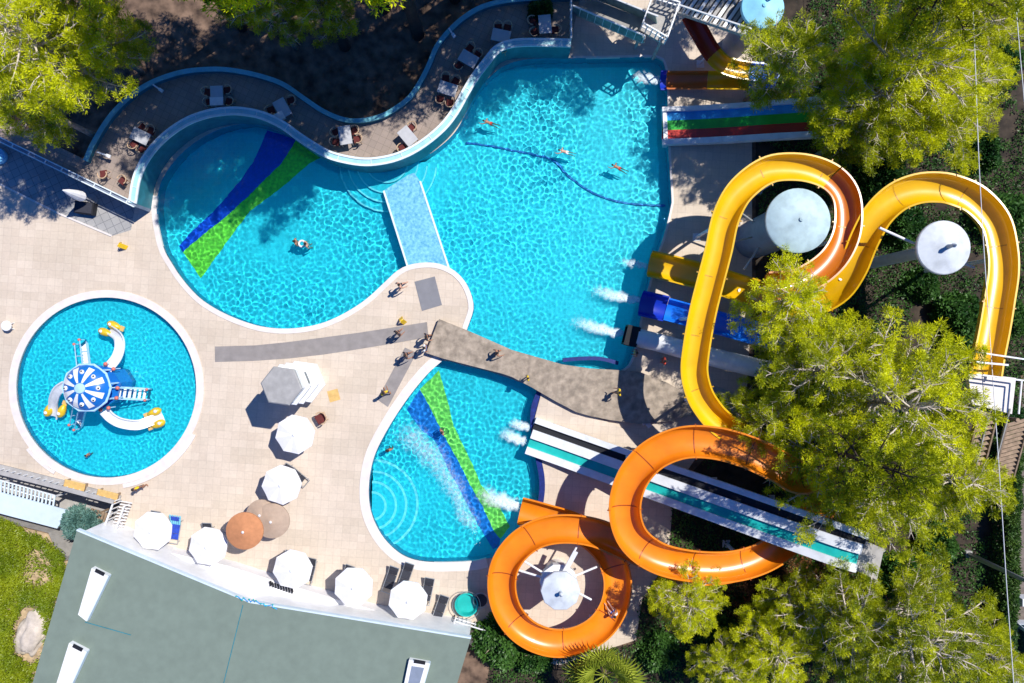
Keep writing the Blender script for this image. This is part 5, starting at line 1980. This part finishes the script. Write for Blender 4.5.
cable('pale overhead cable running down across the yellow arch', [(955, -330, 9.0), (972.5, 0, 8.7), (981, 202, 8.4), (1000, 483, 8.2), (1009, 620, 8.3), (1030, 900, 9.0)])
cable('short pale overhead cable crossing the upper right corner', [(990, -330, 8.6), (1015.5, 0, 8.4), (1025, 110, 8.3), (1050, 400, 8.2), (1080, 900, 8.9)])
for px, py, lb in ((957, -335, 'wooden utility pole carrying the cables beyond the top edge'), (1055, 905, 'wooden utility pole carrying the cables beyond the bottom edge')):
    q = W(px, py, 9)
    t = thing('utility_pole', lb, 'pole', (q.x, q.y, -.05))
    MB().tube([(0, 0, 0), (0, 0, 9.3)], [.18, .12], 10).build('post', M['wood'], t)
    MB().box((.6, 0, 9.0), (4.0, .12, .12)).build('crossarm', M['wood'], t)
struct(MB().sheet([Wp([(1024, 378), (1150, 378), (1150, 1400), (1005, 1400), (1012, 640)])], -.045).build('road', M['asphalt']))


def make_car(label, loc, rz):
    t = thing('parked_van', label, 'van', loc, rz)
    # profile along y (front at -y), extruded in x with tumblehome
    L0, w = 4.6, 1.85
    prof = [(-2.3, .35, 1.0), (-2.3, .75, .98), (-2.1, .95, .96), (-1.35, 1.08, .94), (-.75, 1.75, .80), (2.05, 1.85, .80), (2.28, 1.1, .94), (2.3, .4, 1.0)]
    vs, n = [], len(prof)
    for s_ in (-1, 1):
        for y, z, k in prof:
            vs.append((s_ * w / 2 * k, y, z))
    fs = [tuple(range(n)), tuple(range(2 * n - 1, n - 1, -1))]
    for i in range(n):
        j = (i + 1) % n
        fs.append((j, i, i + n, j + n))
    MB().add(vs, fs).build('body', M['carpaint'], t)
    # glass set proud of the body
    MB().add([(-.78, -1.28, 1.165), (.78, -1.28, 1.165), (.70, -.80, 1.71), (-.70, -.80, 1.71)], [(0, 1, 2, 3)]).build('windscreen', M['carglass'], t)
    MB().add([(-.72, 2.115, 1.72), (.72, 2.115, 1.72), (.8, 2.26, 1.2), (-.8, 2.26, 1.2)], [(3, 2, 1, 0)]).build('rear_window', M['carglass'], t)
    for s_ in (-1, 1):
        MB().add([(s_ * .875, -1.1, 1.15), (s_ * .885, 2.0, 1.15), (s_ * .765, 1.9, 1.72), (s_ * .765, -.65, 1.70)], [(0, 1, 2, 3)]).build('side_window', M['carglass'], t)
        MB().bar((s_ * .70, -.5, 1.86), (s_ * .70, 1.9, 1.90), .04, .05).build('roof_rail', M['teal'], t)
        MB().box((s_ * 1.02, -1.0, 1.12), (.2, .12, .16), bev=.03).build('mirror', M['carpaint'], t)
        MB().box((s_ * .62, -2.29, .72), (.36, .06, .16), bev=.02).build('headlight', M['white'], t)
        for y in (-1.5, 1.45):
            wl = MB()
            wl.tube([(s_ * .78, y, .33), (s_ * .95, y, .33)], .33, 20)
            o = wl.build('wheel', M['tyre'], t)
            MB().tube([(s_ * .93, y, .33), (s_ * .965, y, .33)], .2, 14).build('rim', M['steel'], o)
    mb = MB()
    for k in range(3):
        mb.box((0, .1 + k * .6, 1.87 + .03 * k * .6), (1.1, .03, .02))
    mb.build('roof_rib', M['steel'], t)
    return t


make_car('white van with teal roof rails parked on the road at the right edge', (*W(1018, 652)[:2], -.04), R(-3))
o = MB().box((0, 0, 0), (1.2, .5, .9), bev=.03).build('utility_box', M['whitemetal'], loc=(*W(1022, 598)[:2], .42))
tag(o, 'pale metal utility box at the right edge above the van', 'box')

# ------------------------------------------------------------------ small things
def floor_sign(label, px, py, rz):
    t = thing('floor_sign', label, 'sign', W(px, py), rz, 'yellow floor signs')
    for s_ in (-1, 1):
        MB().box((0, s_ * .14, .32), (.3, .03, .66), 0, s_ * R(20), 0, bev=.008).build('panel', M['yellowpaint'], t)
    MB().box((0, 0, .63), (.12, .06, .04)).build('handle', M['yellowpaint'], t)
    return t


floor_sign('yellow folding floor sign on the paving left of the upper pool', 124, 246, R(60))
floor_sign('yellow folding floor sign on the grey curved mat edge near the peninsula', 403, 320.5, R(40))
t = thing('white_stool', 'small white low stool on the paving at the left edge', 'stool', W(11, 326))
MB().lathe((0, 0, 0), [(.3, .38), (.34, .4), (.34, .46), (.3, .48)], 14).build('seat', M['white'], t)
for a in (45, 135, 225, 315):
    MB().bar((.3 * math.cos(R(a)), .3 * math.sin(R(a)), 0), (.22 * math.cos(R(a)), .22 * math.sin(R(a)), .39), .05, .05).build('leg', M['white'], t)
for i, (px, py) in enumerate(((643, 421), (648, 424))):
    o = MB().box((0, 0, .03), (.32, .5, .06), R(35), bev=.015).build('kickboard', M['white'], loc=W(px, py))
    tag(o, ('left one of two white kickboards lying in the slide shade', 'right one of two white kickboards lying in the slide shade')[i], 'kickboard', 'white kickboards')
t = thing('swim_ring', 'small pale swim float held between the two bathers in the upper pool', 'swim ring', W(301.5, 243.5, 0))
t.location.z = WZ
mb = MB()
mb.tube([(.2 * math.cos(2 * PI * k / 20), .2 * math.sin(2 * PI * k / 20), .05) for k in range(21)], .07, 8, False)
mb.build('ring', M['cloth_white'], t, smooth=True)


# ------------------------------------------------------------------ people
def skin(name, J, E, parent, m, sub=1):
    keys = list(J)
    me = bpy.data.meshes.new(name)
    me.from_pydata([J[k][0] for k in keys], [(keys.index(a), keys.index(b)) for a, b in E], [])
    ob = bpy.data.objects.new(name, me)
    COL.objects.link(ob)
    md = ob.modifiers.new('skin', 'SKIN')
    md.use_smooth_shade = True
    for i, k in enumerate(keys):
        r = J[k][1]
        me.skin_vertices[0].data[i].radius = r if isinstance(r, tuple) else (r, r)
        me.skin_vertices[0].data[i].use_root = (i == 0)
    if sub:
        sb = ob.modifiers.new('sub', 'SUBSURF')
        sb.levels = sub
        sb.render_levels = sub
    dg = bpy.context.evaluated_depsgraph_get()
    me2 = bpy.data.meshes.new_from_object(ob.evaluated_get(dg))
    bpy.data.objects.remove(ob)
    me2.name = name
    me2.materials.clear()
    me2.materials.append(m)
    o2 = bpy.data.objects.new(name, me2)
    COL.objects.link(o2)
    o2.parent = parent
    me2.polygons.foreach_set('use_smooth', [True] * len(me2.polygons))
    return o2


def V(*a):
    return Vector(a)


def body_joints(pose):
    J = {}
    J['pelvis'] = (V(0, 0, .95), (.155, .115))
    J['waist'] = (V(0, .0, 1.10), (.13, .10))
    J['chest'] = (V(0, .01, 1.30), (.165, .115))
    J['neck'] = (V(0, .0, 1.475), .055)
    J['skull'] = (V(0, .02, 1.60), .075)
    st = {'walk': (.24, -.22), 'stand': (.03, -.02), 'stride': (.36, -.3)}.get(pose, (.02, -.02))
    for s_, k in ((-1, 'L'), (1, 'R')):
        f = st[0] if s_ < 0 else st[1]
        J['hip' + k] = (V(s_ * .095, 0, .88), .088)
        J['knee' + k] = (V(s_ * .10, f * .6 + .03, .49), .058)
        J['ankle' + k] = (V(s_ * .10, f - .02, .09 + (.05 if f < -.1 else 0)), .042)
        J['toe' + k] = (V(s_ * .115, f + .15, .035), .035)
        g = -f * .9
        J['sho' + k] = (V(s_ * .185, 0, 1.41), .06)
        J['elb' + k] = (V(s_ * .25, g * .4 - .02, 1.14), .044)
        J['wri' + k] = (V(s_ * .25, g * .9 + .10, .92), .032)
        J['hand' + k] = (V(s_ * .245, g * .95 + .14, .86), (.038, .024))
    if pose == 'swim':
        for s_, k in ((-1, 'L'), (1, 'R')):
            up = 1.0 if s_ < 0 else -.25
            J['elb' + k] = (V(s_ * .34, .06, 1.41 + .22 * up), .044)
            J['wri' + k] = (V(s_ * .36, .10, 1.41 + .44 * up), .032)
            J['hand' + k] = (V(s_ * .34, .11, 1.41 + .52 * up), (.038, .024))
            J['ankle' + k] = (V(s_ * .13, -.1 * s_, .09), .042)
            J['toe' + k] = (V(s_ * .135, -.08 * s_ + .03, -.06), .032)
    if pose == 'sit':
        for s_, k in ((-1, 'L'), (1, 'R')):
            J['hip' + k] = (V(s_ * .10, .02, .90), .09)
            J['knee' + k] = (V(s_ * .13, .42, 1.08 if s_ < 0 else .98), .06)
            J['ankle' + k] = (V(s_ * .12, .72, .86), .042)
            J['toe' + k] = (V(s_ * .12, .86, .92), .035)
            J['elb' + k] = (V(s_ * .27, .02, 1.16), .044)
            J['wri' + k] = (V(s_ * .24, .22, 1.04), .032)
            J['hand' + k] = (V(s_ * .22, .30, 1.04), (.038, .024))
    return J


BE = [('pelvis', 'waist'), ('waist', 'chest'), ('chest', 'neck'), ('neck', 'skull')]
for k in 'LR':
    BE += [('pelvis', 'hip' + k), ('hip' + k, 'knee' + k), ('knee' + k, 'ankle' + k), ('ankle' + k, 'toe' + k),
           ('chest', 'sho' + k), ('sho' + k, 'elb' + k), ('elb' + k, 'wri' + k), ('wri' + k, 'hand' + k)]


def person(label, loc, face, pose='walk', sk='skin', bottom='cloth_dark', top=None, sc=1.0, group=None):
    t = thing('person', label, 'person', loc, face, group)
    t.scale = (sc, sc, sc)
    J = body_joints(pose)
    body = skin('body', J, BE, t, M[sk])
    # head with features, fingers: joined into the body mesh
    ex = MB()
    hc = V(0, .025, 1.625)
    prof = [(max(1e-4, .088 * math.sin(PI * i / 10) ** .9), -.12 * math.cos(PI * i / 10)) for i in range(11)]
    b0 = len(ex.v)
    ex.lathe(hc, prof, 14)
    ex.v = [(x * .92 if abs(x) < .2 else x, (y - hc.y) * 1.12 + hc.y, z) for x, y, z in ex.v]
    ex.add([hc + V(-.016, .09, -.02), hc + V(.016, .09, -.02), hc + V(0, .09, .03), hc + V(0, .125, -.018)], [(0, 1, 3), (1, 2, 3), (2, 0, 3), (0, 2, 1)])
    for s_ in (-1, 1):
        ex.ball(hc + V(s_ * .032, .082, .012), .014, 6, 5)
        ex.ball(hc + V(s_ * .083, .0, -.01), .022, 6, 5, 1.4)
    ex.box(hc + V(0, .092, -.055), (.045, .014, .012))
    for s_, k in ((-1, 'L'), (1, 'R')):
        h, w_ = J['hand' + k][0], J['wri' + k][0]
        d = (h - w_).normalized()
        sd = d.cross(V(1, 0, 0)).normalized()
        for j in range(4):
            o_ = h + sd * (-.03 + .02 * j)
            ln = (.07, .082, .078, .06)[j]
            ex.tube([o_ - d * .01, o_ + d * ln * .5, o_ + d * ln + V(-s_ * .02, 0, 0)], [.010, .009, .006], 5)
        o_ = h - d * .035 + sd * .03
        ex.tube([o_, o_ + (d + sd * 1.1).normalized() * .05, o_ + (d * 1.4 + sd * .9).normalized() * .085], [.011, .010, .007], 5)
    bm = bmesh.new()
    bm.from_mesh(body.data)
    me = bpy.data.meshes.new('tmp')
    me.from_pydata(ex.v, [], ex.f)
    bm.from_mesh(me)
    bpy.data.meshes.remove(me)
    for f in bm.faces:
        f.smooth = True
    bm.to_mesh(body.data)
    bm.free()
    # hair
    hr = MB()
    vs, n = [], 14
    for i in range(7):
        a = PI * .60 * i / 6
        for k in range(n):
            b = 2 * PI * k / n
            fr = 1 - .38 * max(0, math.sin(b)) * (i / 6)
            vs.append(hc + V(.088 * math.sin(a * fr) * math.cos(b), .106 * math.sin(a * fr) * math.sin(b) - .006, .132 * math.cos(a * fr)))
    hr.add(vs, [(i * n + k, i * n + (k + 1) % n, (i + 1) * n + (k + 1) % n, (i + 1) * n + k) for i in range(6) for k in range(n)])
    parts = [hr.build('hair', M['hair'], t, smooth=True)]

    def up(v, f):
        return (v[0], tuple(x * f for x in v[1]) if isinstance(v[1], tuple) else v[1] * f)
    Jb = {'pelvis': up(J['pelvis'], 1.10), 'waist': (J['pelvis'][0].lerp(J['waist'][0], .5), (.15, .118))}
    for k in 'LR':
        Jb['hip' + k] = up(J['hip' + k], 1.14)
        Jb['th' + k] = (J['hip' + k][0].lerp(J['knee' + k][0], .5), .088)
    parts.append(skin('shorts', Jb, [('pelvis', 'waist'), ('pelvis', 'hipL'), ('pelvis', 'hipR'), ('hipL', 'thL'), ('hipR', 'thR')], t, M[bottom]))
    if top:
        Jt = {'chest': up(J['chest'], 1.09), 'waist': up(J['waist'], 1.14), 'low': (J['pelvis'][0].lerp(J['waist'][0], .3), (.155, .122)), 'nk': (J['chest'][0].lerp(J['neck'][0], .75), .075)}
        for k in 'LR':
            Jt['sho' + k] = up(J['sho' + k], 1.2)
            Jt['arm' + k] = (J['sho' + k][0].lerp(J['elb' + k][0], .55), .062)
        parts.append(skin('shirt', Jt, [('chest', 'waist'), ('waist', 'low'), ('chest', 'nk'), ('chest', 'shoL'), ('chest', 'shoR'), ('shoL', 'armL'), ('shoR', 'armR')], t, M[top]))
    parts.append(body)
    off, rot = None, None
    if pose == 'swim':
        rot = Matrix.Rotation(R(-80), 4, 'X')
        off = Matrix.Translation((0, -.95, .10))
    elif pose == 'sit':
        off = Matrix.Translation((0, 0, -.82))
    elif pose == 'wade':
        off = Matrix.Translation((0, 0, 0))
    if off:
        for q_ in parts:
            q_.data.transform(off @ rot if rot else off)
    if loc[2] < -.1:
        for q_ in parts:
            receive(q_)
    return t


def feet(px, py, h=1.7):
    """foot point from the head point measured in the view"""
    q = W(px, py, h * .85)
    return (q.x, q.y, 0)


person('person in dark shorts striding on the peninsula left of the slate mat', feet(399, 285), R(-60), 'stride', 'skin2', 'cloth_dark')
person('dark clothed person walking along the long curved grey mat', feet(397, 333), R(-40), 'walk', 'skin', 'cloth_dark', 'cloth_dark')
person('upper one of two people standing at the concrete bridge start', feet(426, 337), R(-80), 'walk', 'skin', 'cloth_dark', 'cloth_dark')
person('lower one of two people at the bridge start, in white shirt', feet(424, 348), R(-90), 'stand', 'skin', 'cloth_blue', 'cloth_white')
person('person in dark swimwear standing at the short slanting mat top', feet(405, 355.5), R(-70), 'walk', 'skin', 'cloth_dark', 'cloth_dark')
person('person in yellow shirt at the lower end of the short slanting mat', feet(384, 393), R(30), 'walk', 'skin', 'cloth_dark', 'cloth_yellow')
person('bare chested person crossing the middle of the concrete bridge', feet(497, 353), R(-75), 'stride', 'skin', 'cloth_dark')
person('child in yellow top on the lower edge of the concrete bridge', (*W(528, 378, 1.2)[:2], .45), R(100), 'stand', 'skin', 'cloth_dark', 'cloth_yellow', .75)
person('person in yellow shirt beside the ochre benches at left', feet(134, 489), R(200), 'stand', 'skin', 'cloth_dark', 'cloth_yellow')
person('person in shade on the concrete apron at the bridge end', (*feet(619, 392)[:2], .45), R(90), 'walk', 'skin', 'cloth_dark', 'cloth_yellow', .95)
person('person standing at the pool edge by the white tube mouth', feet(637, 353), R(90), 'stand', 'skin', 'cloth_yellow', None, .95)
person('person in red shirt standing between white tube and concrete apron', feet(665, 361), R(-90), 'stand', 'skin', 'cloth_red', 'cloth_red')
for lb, px, py, fa, sk, bt in (('left one of two bathers by the float in the upper left pool', 296, 242, 100, 'skin', 'cloth_dark'),
                               ('right one of two bathers by the float in the upper left pool', 306.5, 244.5, -70, 'skin2', 'cloth_white'),
                               ('lone bather at the lower side of the paddling pool', 88, 455, 60, 'skin', 'cloth_blue'),
                               ('dark haired swimmer over the lime band in the teardrop pool', 442, 432, -60, 'skin', 'cloth_dark'),
                               ('swimmer at the left edge of the teardrop pool', 389, 450, 20, 'skin', 'cloth_dark'),
                               ('swimmer in red shorts below the wave wall in the big pool', 490, 122.5, 70, 'skin', 'cloth_red'),
                               ('swimmer in red shorts right of the curved floor line', 619, 167.5, 65, 'skin', 'cloth_red'),
                               ('swimmer in white shorts on the curved floor line', 566, 151.5, 75, 'skin2', 'cloth_white')):
    q = W(px, py, 0)
    if py > 200:
        person(lb, (q.x, q.y, -1.24 if px > 200 else -.69), R(fa), 'stand', sk, bt, None, 1.0 if px > 200 else .6)
    else:
        person(lb, (q.x, q.y, WZ - .2), R(fa), 'swim', sk, bt, None, .7)
q = W(613, 612, 1.3)
person('rider in blue shorts sitting in the orange spiral slide', (q.x, q.y, 1.33), R(35), 'sit', 'skin2', 'cloth_blue', 'cloth_white')

# ------------------------------------------------------------------ light, sky, camera
w = bpy.data.worlds.new('World')
S.world = w
w.use_nodes = True
N, L = w.node_tree.nodes, w.node_tree.links
sky = N.new('ShaderNodeTexSky')
sky.sky_type = 'NISHITA'
sky.sun_disc = False
sky.sun_elevation = math.asin(SUN.z)
sky.ozone_density = 4.0
sky.dust_density = .4
sky.sun_rotation = math.atan2(SUN.x, SUN.y)
bg = N['Background']
bg.inputs['Strength'].default_value = .06
tint = N.new('ShaderNodeMix')
tint.data_type = 'RGBA'
tint.blend_type = 'MULTIPLY'
tint.inputs['Factor'].default_value = 1
tint.inputs['B'].default_value = (.22, .82, 1.75, 1)
L.new(sky.outputs['Color'], tint.inputs['A'])
L.new(tint.outputs['Result'], bg.inputs['Color'])
sl = bpy.data.lights.new('sun', 'SUN')
sl.energy = 5.0
sl.angle = R(.5)
sl.color = (1, .96, .89)
sl.cycles.is_caustics_light = True
so = bpy.data.objects.new('sun', sl)
COL.objects.link(so)
so.rotation_euler = (-SUN).to_track_quat('-Z', 'Y').to_euler()
so.location = SUN * 60

cd = bpy.data.cameras.new('camera')
co = bpy.data.objects.new('camera', cd)
COL.objects.link(co)
co.location = (0, 0, HC)
co.rotation_euler = (0, 0, 0)
cd.sensor_width = 36
cd.lens = 36 * HC * SC / 1024
cd.clip_end = 3000
S.camera = co
S.view_settings.view_transform = 'Standard'
S.view_settings.look = 'None'
S.view_settings.exposure = .15
S.view_settings.gamma = 1
S.view_settings.use_curve_mapping = False
S.render.engine = 'CYCLES'
S.cycles.use_denoising = True
S.cycles.max_bounces = 8
S.cycles.transparent_max_bounces = 16
S.cycles.transmission_bounces = 6
S.cycles.sample_clamp_indirect = 6
